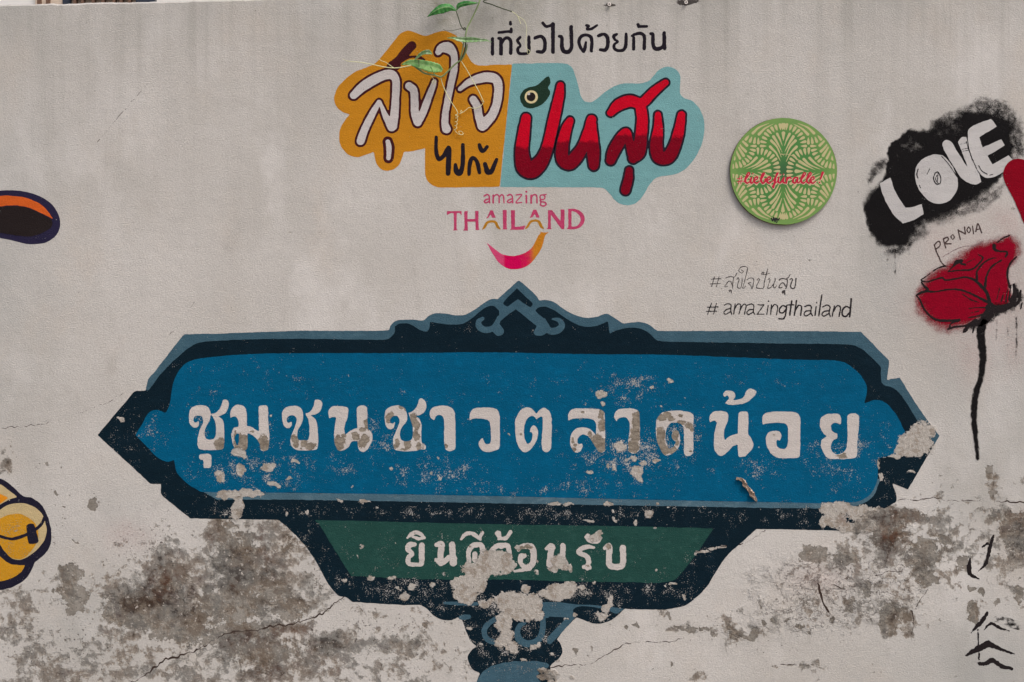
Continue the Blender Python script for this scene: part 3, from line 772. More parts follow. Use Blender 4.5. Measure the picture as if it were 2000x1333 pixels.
# slate highlights
s = Shape()
s.poly(T5((352,412,1),(353,385),(370,330),(410,285),(580,65,1),(600,44,1),(900,38),(1150,28),(1250,25),(1333,22)) + top_orn[:16] +
  T7((838,240,1),(800,208),(750,215),(700,250),(660,285),(600,325),(540,338),(450,332),(357,318,1),(350,370),(330,386),(290,375),(240,345),(200,330),(150,330),(112,350,1),(108,395),(60,438),(0,443)) + T5((1333,74),(1000,78),(800,88),(700,98),(640,125),(560,190),(450,300),(370,405)))
s.poly(T7((830,160,1),(900,95),(975,28,1),(1040,80),(1100,140),(1118,168,1),(1120,205),(1090,240),(1150,295),(1190,345),(1188,380),(1140,412),(1095,412),(1078,392),(1100,350),(1085,335),(955,228,1),(845,315),(842,335),(872,375),(862,405),(830,416),(805,400),(790,375),(800,340),(835,290),(838,240)))
s.hole(T7((962,85,1),(1070,185),(1072,200),(1055,215),(970,160,1),(895,215,1),(868,185)))
s.poly(T7((1090,240,1),(1105,190),(1118,168,1),(1170,165),(1230,185),(1300,235),(1380,275),(1450,290),(1520,282),(1570,265),(1600,265),(1650,295),(1705,332,1),(1760,322),(1830,320),(1880,335),(1920,365),(1945,380,1),(2000,382)) + T6((0,22),(450,28,1),(540,120),(625,207,1),(618,260),(612,325,1),(690,312,1),(770,440),(850,560),(935,672,1),(905,725,1),(885,690),(850,640),(800,580),(740,480),(690,410),(640,370),(600,362),(575,340,1),(572,290),(570,245),(510,180),(440,125),(360,105),(0,100)) + T7((2000,455),(1940,445),(1900,410),(1850,375),(1790,360),(1720,362),(1650,380),(1610,402,1),(1597,315,1),(1520,345),(1450,352),(1380,335),(1300,290),(1220,235),(1160,212),(1110,220)))
s.stroke(T7s((838,290,16),(810,350,20),(770,372,22),(725,370,22),(698,345,22),(697,315,18),(725,295,12)))
s.stroke(T7s((1150,310,18),(1170,360,22),(1200,382,24),(1245,378,24),(1276,350,22),(1270,320,18),(1245,303,14),(1210,298,6)))
sheet('highlight_trim', s, 2, M['slate'], sign, step=2.0, jitter=.4)

panel_pts = (T5((283,700,1),(330,620),(370,555),(420,537),(480,555,1),(505,500),(520,400),(540,330),(590,250),(650,215),(750,195),(1000,175),(1333,167)) + [(740,690.4),(936,688.6),(1160,692.4),(1300,693.4)]
 + T6((0,198),(300,205),(370,230),(440,290),(480,350),(485,400),(470,470,1),(540,450),(600,465),(660,530),(700,600),(722,650,1),(735,700),(705,745),(660,785),(600,803),(560,812,1),(552,830),(555,900),(540,980),(500,1040),(440,1075),(330,1090),(0,1085))
 + [(1250,976),(1000,970),(800,966),(580,963),(396,961)] + T5((690,1060),(600,1000),(550,940),(535,860,1),(490,875),(430,850),(360,780)))
lip = Shape().poly([(385,955,1),(396,961),(580,963),(800,966),(1000,970),(1250,976),(1540,982),(1644,983),(1680,976),(1700,964),(1714,935,1),(1719,938,1),(1706,968),(1685,984),(1650,992),(1540,993),(1250,988),(1000,984),(800,980),(580,976.5),(425,976,1)])
sheet('lower_lip', lip, 2, M['lip'], sign, step=1.5, jitter=.5)
sheet('blue_panel', Shape().poly(panel_pts), 3, M['blue'], sign, step=2.0, jitter=.5)

gp = TL((270,135,1),(310,165),(340,210),(440,370),(500,470),(550,548,1),(1000,570),(1400,576),(1737,575)) + TR((500,578),(960,585),(1080,588),(1150,585),(1240,570),(1290,530),(1400,390),(1530,195,1),(980,180),(0,165))
sheet('welcome_panel', Shape().poly(gp), 2, M['green'], sign, step=2.0, jitter=.6)

_panel, _green = Shape().poly(panel_pts), Shape().poly(gp)
frame_shape.clip = lambda x, y: np.maximum(-(_panel.sdf(x, y) + 4), -(_green.sdf(x, y) + 4))
make_frame()

# scrolls and foot of the sign
s = Shape()
s.poly(TR((280,728,1),(420,728),(520,742),(700,752),(890,775,1),(830,812),(780,792),(650,760),(560,760),(515,785),(535,835,1),(400,985),(355,1028),(330,1022),(330,985),(470,840,1),(350,832),(310,824)))
s.stroke(TRs((330,828,14),(300,830,18),(298,900,20),(285,970,22),(240,1018,24),(180,1028,26),(130,1000,26),(112,950,22),(130,900,18),(165,880,12)))
s.stroke(TLs((1680,850,14),(1610,870,18),(1550,915,20),(1532,970,20),(1560,1020,20),(1620,1042,18)))
s.stroke(TLs((1360,855,16),(1390,852,20),(1418,850,16)))
s.stroke(TLs((1240,748,8),(1330,752,13),(1430,756,13),(1500,752,10)))
sheet('scroll', s, 2, M['slate'], sign, step=1.5, jitter=.4)
sheet('foot_band', Shape().poly([(925,1378,1),(928,1350),(930.6,1333),(942,1313.6),(964,1300),(1000,1292.5),(1034,1291.5),(1064,1294),(1072,1302),(1050,1320),(1062,1340),(1075,1378,1)]), 2, M['slate'], sign, step=2, jitter=.6)

# lettering of the sign, one piece per character
BARE = blob_field([
 (430,868,12,14,.95),(433,876,10,8,.9),(472,862,16,14,1),(470,876,14,12,1),(460,852,4,14,.8),(515,866,12,16,1),(518,874,10,8,1),(494,843,6,4,.7),(530,812,5,4,.9),
 (576,858,9,9,1),(578,868,7,8,.9),(594,866,8,10,.95),(606,872,14,8,.95),(588,876,12,5,.6),(662,862,12,12,1),(660,873,12,8,1),(671,852,7,5,.9),(694,853,10,10,.85),(712,857,9,9,.95),(707,868,10,8,.95),(716,828,6,10,.9),(708,840,8,5,.9),(720,832,4,10,.9),
 (760,818,8,10,.95),(764,810,7,6,.9),(784,796,6,4,.9),(792,800,4,5,.8),(776,866,6,10,.9),(772,872,6,6,.8),(796,870,8,10,.95),(808,822,7,14,1),(814,830,7,10,1),(813,852,8,12,.9),(818,872,6,8,.9),(806,812,6,6,.8),(790,878,14,4,.7),
 (870,872,6,6,.8),(890,876,6,3,.5),(1018,848,4,4,.8),
 (1175,808,6,10,.9),(1172,815,6,4,.9),(1176,832,9,12,1),(1166,864,13,16,1),(1178,870,10,14,1),(1152,848,5,6,.9),(1138,806,5,3,.8),(1118,864,5,5,.7),(1124,870,5,4,.8),(1120,878,9,5,.8),(1118,858,3,4,.8),(1172,880,9,6,.9),
 (1243,826,9,22,1),(1240,850,10,20,1),(1238,872,11,14,1),(1246,812,5,10,1),(1292,816,12,7,1),(1302,810,9,6,1),(1310,818,8,6,.9),(1330,826,10,5,1),(1345,832,8,7,1),(1351,838,5,6,.9),(1290,850,9,16,1),(1290,868,10,14,1),(1298,880,12,9,1),(1313,880,10,8,1),(1319,850,7,12,1),(1322,866,5,9,.8),(1328,812,6,5,.8),
 (1349,882,4,2.5,.9),(1644,892,13,5,.9),(1650,886,8,4,.7),(1512,850,5,1.5,.7),(1662,855,0.1,.1,0),
 (1018,1072,9,5,1),(1036,1070,6,4,.8),(1188,1068,7,7,.85),(1030,1068,7,5,.9),(1085,1094,9,7,.9),(1108,1090,5,5,.8),(1148,1106,6,4,.7),
 (918,1068,4,4,.75),(934,1070,4,3,.7),(938,1038,5,4,.7),(810,1042,5,3,.6),(952,1074,5,4,.7),(862,1064,4,3,.6),(1024,1082,4,4,.7),(826,1062,3,4,.6)])
letters = []
def L(*polys, holes=(), o=(0,0), s=.2):
    t, _ = tf(o[0], o[1], s)
    sh = Shape()
    for q in polys: sh.poly(t(*q))
    for q in holes: sh.hole(t(*q))
    letters.append(sh)
A = (340,740); B_ = (700,740); C_ = (1060,740); E_ = (1340,740)
L([(145,350),(160,300),(200,268),(270,258),(320,270),(350,305),(357,350),(350,400),(325,450),(303,500),(300,550),(315,585),(350,597),(390,585),(405,560),(410,480),(400,410),(360,345,1),(400,335),(445,295),(470,240),(480,208),(505,205),(530,220),(533,270),(510,325),(470,355),(430,368,1),(465,390),(485,430),(490,520),(488,660),(470,690),(420,698),(280,695),(240,680),(230,640),(232,580),(250,510),(280,440),(285,400),(270,370),(235,360),(205,370),(190,400),(200,425),(220,425),(238,415),(245,430),(235,465),(210,478),(175,465),(150,420)], o=A)
L([(250,745),(270,735),(340,735),(365,755),(360,860),(340,872),(290,872,1),(288,810),(280,795),(260,790),(247,770)], o=A)
L([(550,340),(565,290),(600,260),(640,255),(690,275),(708,330),(712,462,1),(760,475),(800,500),(830,520,1),(828,400),(826,275),(845,262),(900,262),(918,290),(920,420),(930,520),(928,650),(915,695),(870,708),(845,690),(835,640),(810,590),(760,550),(718,530,1),(718,650),(710,690),(660,712),(610,700),(580,650),(562,580),(565,520),(590,480),(630,465),(625,400),(600,372),(570,375),(552,385,1)], holes=[[(610,540),(632,540),(635,600),(625,650),(605,640),(592,580)]], o=A)
L([(1055,360),(1065,310),(1110,272),(1180,265),(1235,285),(1260,330),(1258,390),(1240,450),(1210,500),(1203,560),(1215,595),(1260,602),(1310,595),(1322,550),(1322,470),(1310,400),(1283,340,1),(1330,320),(1365,265),(1375,212),(1400,205),(1440,220),(1443,280),(1420,325),(1380,348),(1335,358,1),(1375,390),(1398,440),(1405,520),(1405,660),(1385,695),(1220,702),(1170,680),(1140,640),(1140,570),(1165,510),(1190,440),(1195,390),(1170,360),(1130,358),(1103,385),(1105,425),(1125,430),(1145,420),(1150,450),(1130,480),(1095,480),(1065,440)], o=A)
L([(1508,320),(1530,280),(1570,268),(1660,272),(1695,285),(1700,340),(1690,400),(1668,450),(1662,500),(1672,553,1),(1720,510),(1790,482,1),(1788,400),(1785,290),(1810,265),(1860,265),(1885,290),(1888,400),(1895,490,1),(1925,520),(1940,575),(1930,620),(1890,690),(1845,718),(1805,695),(1793,650),(1793,605,1),(1740,615),(1700,670),(1650,702),(1605,700),(1575,650),(1563,580),(1568,480),(1582,400),(1585,378,1),(1550,375),(1515,392,1),(1508,350)], o=A)
L([(258,340),(280,295),(330,268),(400,262),(450,285),(470,330),(475,400),(450,445),(415,490),(405,540),(420,595),(470,612),(515,600),(530,560),(530,480),(510,400),(490,335,1),(540,310),(575,260),(595,197),(625,195),(660,235),(660,290),(635,335),(590,358),(560,362,1),(595,395),(615,450),(615,540),(618,620),(655,650),(655,690),(615,690),(580,700),(460,710),(370,700),(345,670),(340,590),(365,520),(395,440),(400,400),(375,365),(335,370),(310,400),(312,430),(340,440),(355,425),(350,470),(325,495),(290,485),(265,450)], o=B_)
L([(693,340),(715,290),(770,268),(850,265),(910,285),(940,330),(945,400),(950,650),(940,690),(900,708),(860,700),(845,670),(838,560),(838,420),(825,370),(790,355),(755,370),(740,402,1),(710,385)], o=B_)
L([(1085,405,1),(1090,340),(1120,295),(1180,283),(1290,283),(1350,300),(1375,340),(1380,420),(1380,670),(1340,700),(1270,718),(1210,700),(1175,650),(1180,610),(1215,577,1),(1225,610),(1245,635),(1280,635),(1295,600),(1292,500),(1285,430),(1260,400),(1200,390),(1130,390)], o=B_)
L([(1530,440),(1545,370),(1590,305),(1640,280),(1690,290),(1738,342,1),(1780,300),(1815,285),(1860,315),(1885,370),(1887,480),(1880,680),(1860,710),(1825,715),(1795,690),(1790,600),(1800,480),(1800,395),(1790,370),(1760,378),(1740,395,1),(1715,368),(1690,363),(1655,385),(1625,440),(1615,520),(1625,590),(1645,630),(1670,630),(1695,590),(1700,545),(1690,522),(1675,520,1),(1685,480),(1705,458),(1730,465),(1755,510),(1745,580),(1715,650),(1670,700),(1620,718),(1580,690),(1545,610)], o=B_)
L([(250,410,1),(250,350),(280,305),(340,290),(450,292),(560,300),(600,330),(607,420),(607,700),(580,722),(545,710),(500,640),(460,580),(420,550),(380,548),(345,580),(338,620),(355,640),(385,630,1),(390,660),(370,705),(330,722),(295,700),(270,640),(270,570),(300,510),(350,480),(420,478),(470,500),(520,548,1),(522,450),(500,405),(440,388),(370,385),(300,392)], o=C_)
L([(697,370),(710,330),(750,298),(820,290),(890,295),(935,320),(945,380),(950,560),(945,690),(910,730),(865,728),(835,700),(835,620),(850,500),(845,430),(815,380),(770,378),(735,395),(720,420,1),(705,395)], o=C_)
L([(1108,440),(1120,380),(1170,330),(1240,315),(1330,313),(1420,325),(1468,350),(1472,420),(1468,720),(1440,752),(1400,752),(1380,725),(1380,600),(1375,480),(1350,445),(1300,430),(1250,435),(1215,475),(1200,540),(1205,620),(1235,680),(1270,670),(1300,620),(1275,600),(1260,560),(1275,515),(1315,505),(1335,540),(1338,620),(1315,690),(1260,735),(1200,748),(1160,710),(1120,620),(1105,540)], o=C_)
L([(225,390),(240,345),(285,318),(360,318),(405,335),(408,400),(390,450),(372,510),(370,570),(380,600,1),(430,560),(505,535,1),(508,430),(512,340),(535,322),(590,322),(608,345),(607,450),(605,545,1),(640,590),(657,640),(640,690),(590,745),(545,765),(515,760),(507,700),(505,642,1),(455,660),(410,710),(360,750),(320,748),(280,700),(270,630),(278,520),(300,440),(305,430,1),(275,410),(232,427,1)], o=E_)
L([(362,150),(385,122),(430,118),(470,135),(480,175),(455,212,1),(510,205),(560,180),(585,125),(620,98),(660,105),(685,133),(660,175),(600,225),(520,250),(430,255),(378,240,1),(410,205),(418,185),(400,165),(375,182,1)], o=E_)
L([(745,450,1),(745,380),(770,340),(830,325),(1000,322),(1080,335),(1113,380),(1115,480),(1110,740),(1090,770),(1020,777),(900,772),(830,730),(790,660),(778,580),(800,530),(850,510),(910,520),(930,560),(915,605,1),(895,595),(880,620),(890,660),(930,685),(970,680),(990,640),(998,560),(990,470),(965,438),(880,430),(790,437)], o=E_)
L([(1305,430),(1320,380),(1370,348),(1440,342),(1495,350),(1512,390),(1508,452,1),(1475,432),(1440,432),(1415,460),(1420,505),(1450,528),(1475,540),(1475,580),(1440,600),(1415,640),(1415,690),(1445,730),(1490,738),(1540,715),(1565,670),(1575,560),(1575,370),(1600,345),(1650,342),(1688,370),(1685,480),(1668,650),(1668,745),(1640,775),(1500,785),(1390,778),(1345,730),(1318,660),(1325,600),(1372,562,1),(1330,520),(1308,470)], o=E_)
for sh in letters:
    sheet('letter', sh, 4, M['white_letter'], sign, step=1.5, jitter=.5, jscale=6, attrs={'bare': BARE})

def strokes(o, s, *ss):
    _, t = tf(o[0], o[1], s)
    sh = Shape()
    for q in ss: sh.stroke(t(*q))
    return sh
G = (770,1020); g = .24
for sh in (
 strokes(G, g, [(165,182,14),(125,188,22),(112,220,20),(145,258,16),(118,285,18),(113,325,18),(140,345,15),(200,345,14),(222,335,18),(224,260,21),(224,190,22)]),
 strokes(G, g, [(108,130,5),(135,100,14),(180,84,14),(225,105,12),(248,128,7)], [(150,118,7),(195,135,12),(250,130,6)]),
 strokes(G, g, [(345,185,16),(385,185,24),(376,260,22),(378,330,26)], [(345,310,16),(385,335,20),(450,285,18)], [(472,185,24),(475,260,24),(482,330,28)], [(485,300,26)]),
 strokes(G, g, [(610,335,16),(605,245,18),(640,192,20),(700,188,20),(722,230,20),(714,330,18)], [(655,262,20),(658,310,18),(690,318,10)]),
 strokes(G, g, [(543,140,7),(580,100,15),(640,92,10),(690,122,12),(718,85,12)], [(640,105,10),(700,140,10)]),
 strokes(G, g, [(785,238,14),(830,198,18),(880,188,18),(928,200,18),(938,350,18)], [(872,255,18),(850,330,22)], [(870,200,20)]),
 strokes(G, g, [(845,92,22),(862,130,12),(910,130,14),(945,82,14)], [(850,138,8),(862,136,8)]),
 strokes(G, g, [(1012,230,10),(1035,200,18),(1110,200,24),(1132,240,24),(1128,335,22),(1080,370,22),(1032,340,16),(1030,285,22),(1058,275,18)], [(1100,378,16),(1040,390,12),(978,400,7)]),
 strokes(G, g, [(1240,215,14),(1280,202,26),(1272,260,22),(1265,345,26)], [(1265,345,26),(1320,325,22),(1368,280,20),(1372,192,20)], [(1375,290,18),(1400,350,20)], [(1290,380,24),(1310,395,16)]),
 strokes(G, g, [(1625,208,9),(1575,200,15),(1515,222,18),(1502,250,16),(1560,275,18),(1582,310,18),(1572,375,18)], [(1545,365,14),(1590,372,14)]),
 strokes(G, g, [(1575,122,24),(1592,155,12),(1650,160,13),(1682,130,10)]),
 strokes(G, g, [(1712,212,14),(1748,200,24),(1748,290,22),(1758,355,24),(1845,362,22),(1862,320,22),(1860,210,24)])):
    sh.grow = .45
    sheet('letter', sh, 3, M['white_letter'], sign, step=1.0, jitter=.6, jscale=4, attrs={'bare': BARE})

# ------------------------------------------------------------------ the campaign logo
logo = thing('campaign_logo', 1000, 367, 'ochre and pale blue cloud-shaped mural with white and red Thai brush lettering', 'mural')
O1 = (640,0); k1 = .3; t1, ts1 = tf(640, 0, .3)
orange = t1((1200,422,1),(1100,424),(985,428),(940,405),(905,350),(880,290),(850,245),(820,225),(760,203),(700,215),(640,235),(590,222),(540,203),(490,210),(450,245),(400,310),(350,370),(310,415),(250,440),(170,475),(100,530),(60,580),(42,640),(55,690),(95,730),(145,747,1),(115,780),(85,830),(75,900),(90,960),(130,1005),(190,1025),(250,1010),(300,990,1),(310,1040),(330,1085),(370,1112),(420,1108),(465,1075),(485,1030),(497,990,1),(560,985),(634,965,1),(634,1130),(650,1180),(690,1212),(740,1222),(1120,1218,1))
t2, ts2 = tf(960, 0, .33)
cyan = t2((123,378,1),(430,376),(470,395),(490,430),(510,500),(530,570),(550,600),(585,606),(620,590),(680,540),(740,505),(800,495),(880,495),(930,480),(960,450),(990,415),(1040,396),(1090,410),(1118,450),(1116,510),(1116,555),(1140,580),(1190,600),(1240,660),(1260,740),(1250,830),(1220,910),(1170,980),(1110,1025),(1050,1040),(1000,1045),(960,1065),(925,1110),(890,1170),(850,1205),(790,1215),(740,1195),(700,1150),(670,1120),(640,1111),(480,1110),(51,1108,1))
sheet('ochre_patch', Shape().poly(orange), 1, M['orange'], logo, step=2.5)
sheet('pale_blue_patch', Shape().poly(cyan), 1, M['cyan'], logo, step=2.5)
t3, ts3 = tf(660, 80, .15)
wl = []
s = Shape(); s.stroke(ts3((205,710,48),(300,620,58),(450,520,64),(600,450,62),(690,440,60),(752,500,50),(757,620,48),(747,800,50),(737,960,54),(712,1110,60)))
s.stroke(ts3((295,1305,52),(360,1130,48),(450,950,42),(535,800,30))); s.stroke(ts3((535,800,30),(570,860,24),(620,980,38),(700,1120,58))); wl.append(s)
s = Shape(); s.stroke(ts3((925,590,50),(985,645,50),(1000,800,50),(1005,950,52),(1040,1055,56))); s.stroke(ts3((1040,1065,50),(1110,930,48),(1185,730,42),(1240,590,36),(1255,530,28))); wl.append(s)
s = Shape(); s.stroke(ts3((1305,150,38),(1350,95,55),(1440,95,70),(1510,180,46),(1515,350,44),(1475,550,44),(1435,750,42),(1400,950,42),(1395,1080,46),(1412,1150,56))); wl.append(s)
s = Shape(); s.stroke(ts3((1590,630,28),(1700,545,42),(1830,495,58),(1960,475,62),(2065,510,58),(2090,640,54),(2060,850,54),(2000,980,58),(1900,1090,68))); s.stroke(ts3((1760,765,48),(1810,850,50),(1840,1000,52),(1880,1110,62))); wl.append(s)
s = Shape(); s.stroke(ts1((392,925,15),(400,970,17),(396,1030,14))); wl.append(s)
for i, s in enumerate(wl):
    o = sheet('letter', s.copy(grow=4.3 if i < 4 else 6.0), 2, M['maroon'], logo, step=1.5, jitter=.4)
    sheet('letter_fill', s, 3, M['white'], o, step=1.5, jitter=.35)
s = Shape(); s.stroke(ts3((965,65,58),(880,150,62),(800,240,52),(745,300,60),(690,330,50),(650,345,18))); s.stroke(ts3((770,330,50),(760,370,20)))
s.stroke(ts3((840,260,16),(920,218,18),(1000,208,16),(1080,225,18),(1130,250,8)))
sheet('letter_flourish', s, 2.5, M['maroon'], logo, step=1.5)
for q in ([(707,895,11),(706,980,13),(722,1035,15),(752,1020,14),(785,965,14),(790,985,16),(787,1060,17),(783,1130,16)],
          [(832,1075,12),(840,1120,18),(862,1128,17),(878,1080,15),(881,1000,14),(880,945,13)],
          [(920,1135,12),(925,1070,14),(940,1032,14),(965,1042,13),(980,1080,14),(988,1125,12)],
          [(988,945,13),(1003,982,15),(1020,980,12),(1037,958,11)],
          [(1025,1070,14),(1040,1118,18),(1065,1118,16),(1085,1075,14),(1100,1040,11)]):
    sheet('small_letter', strokes(O1, k1, q), 2, M['black'], logo, step=1.0, jitter=.4)

def tone_at(y0, slope=0.0, x0=0):
    return lambda x, y: np.clip(.5 + (y - (y0 + slope*(x - x0)))*.035 + .10*vnoise(x, y, 7, 41), 0, 1)
red = []
s = Shape(); s.stroke(ts2((205,700,27),(190,800,34),(180,900,38),(195,985,48),(240,1005,50),(295,955,40),(332,870,32),(360,750,32),(385,640,30),(402,560,26),(408,508,20))); red.append((s, .33*870))
s = Shape(); s.stroke(ts2((465,715,20),(445,760,28),(422,850,34),(420,940,36),(465,965,40),(530,890,34),(568,800,30),(592,710,27))); s.stroke(ts2((590,720,27),(592,800,34),(602,900,36),(605,980,28))); red.append((s, .33*838))
s = Shape(); s.stroke(ts2((705,670,20),(750,625,32),(820,600,34),(888,612,28),(960,545,26),(1030,490,18))); s.stroke(ts2((880,620,30),(892,700,32),(886,800,34),(868,900,40),(838,938,28))); s.stroke(ts2((705,950,26),(722,900,34),(762,830,34),(797,785,24),(815,840,24),(840,910,34))); red.append((s, .33*800))
s = Shape(); s.stroke(ts2((815,1010,20),(808,1070,26),(792,1128,26))); red.append((s, 200))
s = Shape(); s.stroke(ts2((985,680,18),(987,760,26),(975,860,36),(990,930,36),(1045,930,38),(1082,870,34),(1108,780,30),(1125,682,22))); red.append((s, .33*810))
for s, y0 in red:
    o = sheet('letter', s.copy(grow=4.0), 2, M['outline'], logo, step=1.5, jitter=.4)
    sheet('letter_fill', s, 3, M['red'], o, step=1.5, jitter=.35, attrs={'tone': tone_at(y0)})
eye = sheet('bird_head', Shape().poly(t2((168,580),(185,540),(220,518),(265,508),(300,480),(320,460),(340,455),(348,490),(335,520),(347,545),(335,580),(310,610),(270,635),(220,642),(185,625))), 2, M['bird'], logo, step=1.0)
sheet('eye_ring', strokes((960,0), .33, [(235,575,39)]), 3, M['cream'], eye, step=.8, jitter=.2)
sheet('iris', strokes((960,0), .33, [(234,575,26)]), 4, M['bean_in'], eye, step=.8, jitter=.2)
sheet('glint', strokes((960,0), .33, [(221,557,8)]), 5, M['white'], eye, step=.5, jitter=.1)

# ------------------------------------------------------------------ the black slogan above it
slogan = thing('slogan_lettering', 1130, 108, 'line of bold black Thai lettering above the pale blue patch', 'lettering')
SO = (940,30); sk = .19
for q in ([[(115,245,18),(115,400,18)]],
  [[(178,238,16),(200,245,18),(203,320,20),(203,398,20)],[(205,310,12),(238,245,15),(275,235,18),(303,270,18),(303,393,18)]],
  [[(180,178,15),(240,172,15),(305,168,15)],[(307,142,15),(307,172,15)]], [[(300,70,15),(300,92,15)]],
  [[(400,228,15),(372,265,16),(402,312,13),(375,345,16),(385,388,17),(440,398,14),(486,380,17),(490,300,17),(490,225,17)]],
  [[(553,235,18),(610,218,17),(648,250,20),(655,330,20),(630,378,18),(575,375,16)]],
  [[(632,82,17),(665,115,16),(710,108,15),(738,88,15)],[(737,92,20),(737,240,20),(737,380,19)]],
  [[(800,218,15),(827,228,18),(828,320,20),(850,372,22),(900,375,22),(927,330,20),(925,220,20),(924,120,19)]],
  [[(1075,280,13),(1065,340,18),(1052,380,11),(1015,320,17),(1003,265,18),(1030,218,18),(1080,205,16),(1125,225,18),(1137,280,18),(1132,368,17)]],
  [[(1078,105,13),(1105,112,12),(1085,145,12),(1130,142,14),(1190,105,11)]],
  [[(1205,212,18),(1260,196,17),(1296,230,20),(1300,310,20),(1275,358,18),(1225,355,16)]],
  [[(1395,195,13),(1362,215,17),(1372,252,13),(1402,272,12),(1370,300,15),(1366,340,17),(1405,365,16),(1465,355,18),(1487,300,18),(1488,195,16)]],
  [[(1547,215,12),(1580,197,16),(1635,188,17),(1675,215,18),(1675,345,18)],[(1567,230,17),(1567,350,17)]],
  [[(1612,98,17),(1616,120,14)],[(1616,118,14),(1700,115,14)]],
  [[(1740,190,15),(1765,200,18),(1765,290,20),(1785,342,20),(1830,345,20),(1870,315,16),(1880,250,20),(1880,185,19)],[(1882,250,18),(1885,342,18)]]):
    sheet('letter', strokes(SO, sk, *q), 1, M['black'], slogan, step=1.0, jitter=.4, jscale=5)

# ------------------------------------------------------------------ the tourism logo
tour = thing('tourism_logo', 1008, 526, 'small pink and gold logo reading amazing THAILAND over a smile', 'logo')
HO = (860,360); hk3 = .15; t4, ts4 = tf(860, 360, .15)
for poly, hole in (
  ([(85,352,1),(280,350,1),(276,410,1),(250,378),(215,380,1),(212,580),(228,603,1),(165,605,1),(178,580),(172,380,1),(130,380),(88,405,1)], None),
  ([(310,355,1),(355,352,1),(355,455,1),(455,453,1),(453,350,1),(498,348,1),(500,575),(516,598,1),(458,598,1),(458,490,1),(355,490,1),(357,605,1),(298,605,1),(314,580)], None),
  ([(650,342,1),(682,342,1),(722,438,1),(674,440,1),(655,395,1),(630,436,1),(600,448,1)], None),
  ([(812,340,1),(865,335,1),(865,575),(880,590,1),(805,592,1),(816,575)], None),
  ([(918,342,1),(972,340,1),(972,555,1),(1050,552),(1112,538,1),(1085,592,1),(905,597,1),(921,575)], None),
  ([(1212,333,1),(1250,333,1),(1296,440,1),(1248,434,1),(1228,390,1),(1200,434,1),(1165,440,1)], None),
  ([(1400,342,1),(1455,338,1),(1565,485,1),(1565,330,1),(1618,328,1),(1615,588,1),(1580,588,1),(1440,400,1),(1440,570),(1456,588,1),(1385,586,1),(1401,560)], None),
  ([(1665,322,1),(1760,325),(1840,365),(1880,440),(1862,520),(1800,575),(1720,590),(1642,586,1),(1665,560)], [(1710,350,1),(1770,370),(1815,420),(1825,480),(1790,535),(1745,555),(1708,550,1)])):
    s = Shape().poly(t4(*poly))
    if hole: s.hole(t4(*hole))
    sheet('letter', s, 1, M['pink'], tour, step=.9, jitter=.3, jscale=4)
for dx, dy in ((0, 0), (564, -10)):
    s = strokes(HO, hk3, [(548+dx,588+dy,7),(575+dx,560+dy,15),(603+dx,510+dy,17),(640+dx,488+dy,15),(690+dx,486+dy,15),(722+dx,505+dy,18),(748+dx,558+dy,19),(778+dx,586+dy,9)])
    sheet('letter', s, 1, M['gold'], tour, step=.8, jitter=.3, jscale=4, label='gold arched lower half of a letter')
R9 = 9
def rr(r, *pts): return [(a, b, r) for a, b in pts]
for q in ([rr(10,(572,155),(610,136),(636,160),(640,242)),rr(9,(636,190),(592,205),(572,228),(595,245),(636,222))],
  [rr(11,(688,145),(688,245)),rr(9,(692,172),(720,140),(755,145),(766,180),(766,242)),rr(9,(768,170),(795,140),(822,155),(830,245))],
  [rr(10,(875,150),(910,136),(938,160),(942,242)),rr(9,(938,190),(895,205),(875,228),(897,243),(938,220))],
  [rr(9,(985,142),(1060,140),(985,238),(1060,240))],
  [rr(12,(1120,150),(1120,242)),rr(14,(1120,100))],
  [rr(12,(1183,145),(1183,245)),rr(10,(1188,172),(1215,140),(1248,145),(1258,180),(1258,243))],
  [rr(9,(1340,140),(1305,148),(1298,180),(1320,203),(1352,195),(1362,165),(1340,140)),rr(8,(1350,142),(1378,133)),rr(10,(1305,205),(1310,228),(1360,238),(1378,265),(1345,287),(1305,272),(1308,240))]):
    sheet('letter', strokes(HO, hk3, *q), 1, M['pink'], tour, step=.7, jitter=.25, jscale=4)
sheet('smile', Shape().poly(t4((568,746,1),(640,790),(720,855),(800,910),(900,935),(1000,930),(1100,895),(1180,840),(1230,760),(1270,680),(1312,632,1),(1265,618,1),(1340,628),(1420,625,1),(1370,665),(1350,720),(1320,830),(1260,930),(1180,1030),(1080,1090),(960,1110),(860,1090),(770,1030),(700,935),(650,850),(610,780))), 1, M['smile'], tour, step=1.0, jitter=.3,
      attrs={'tone': lambda x, y: np.interp((x - 860)/.15, [560, 820, 850, 1000, 1160, 1240, 1400], [0, .12, .5, .5, .62, .98, 1.0]) + .04*vnoise(x, y, 4, 51)})

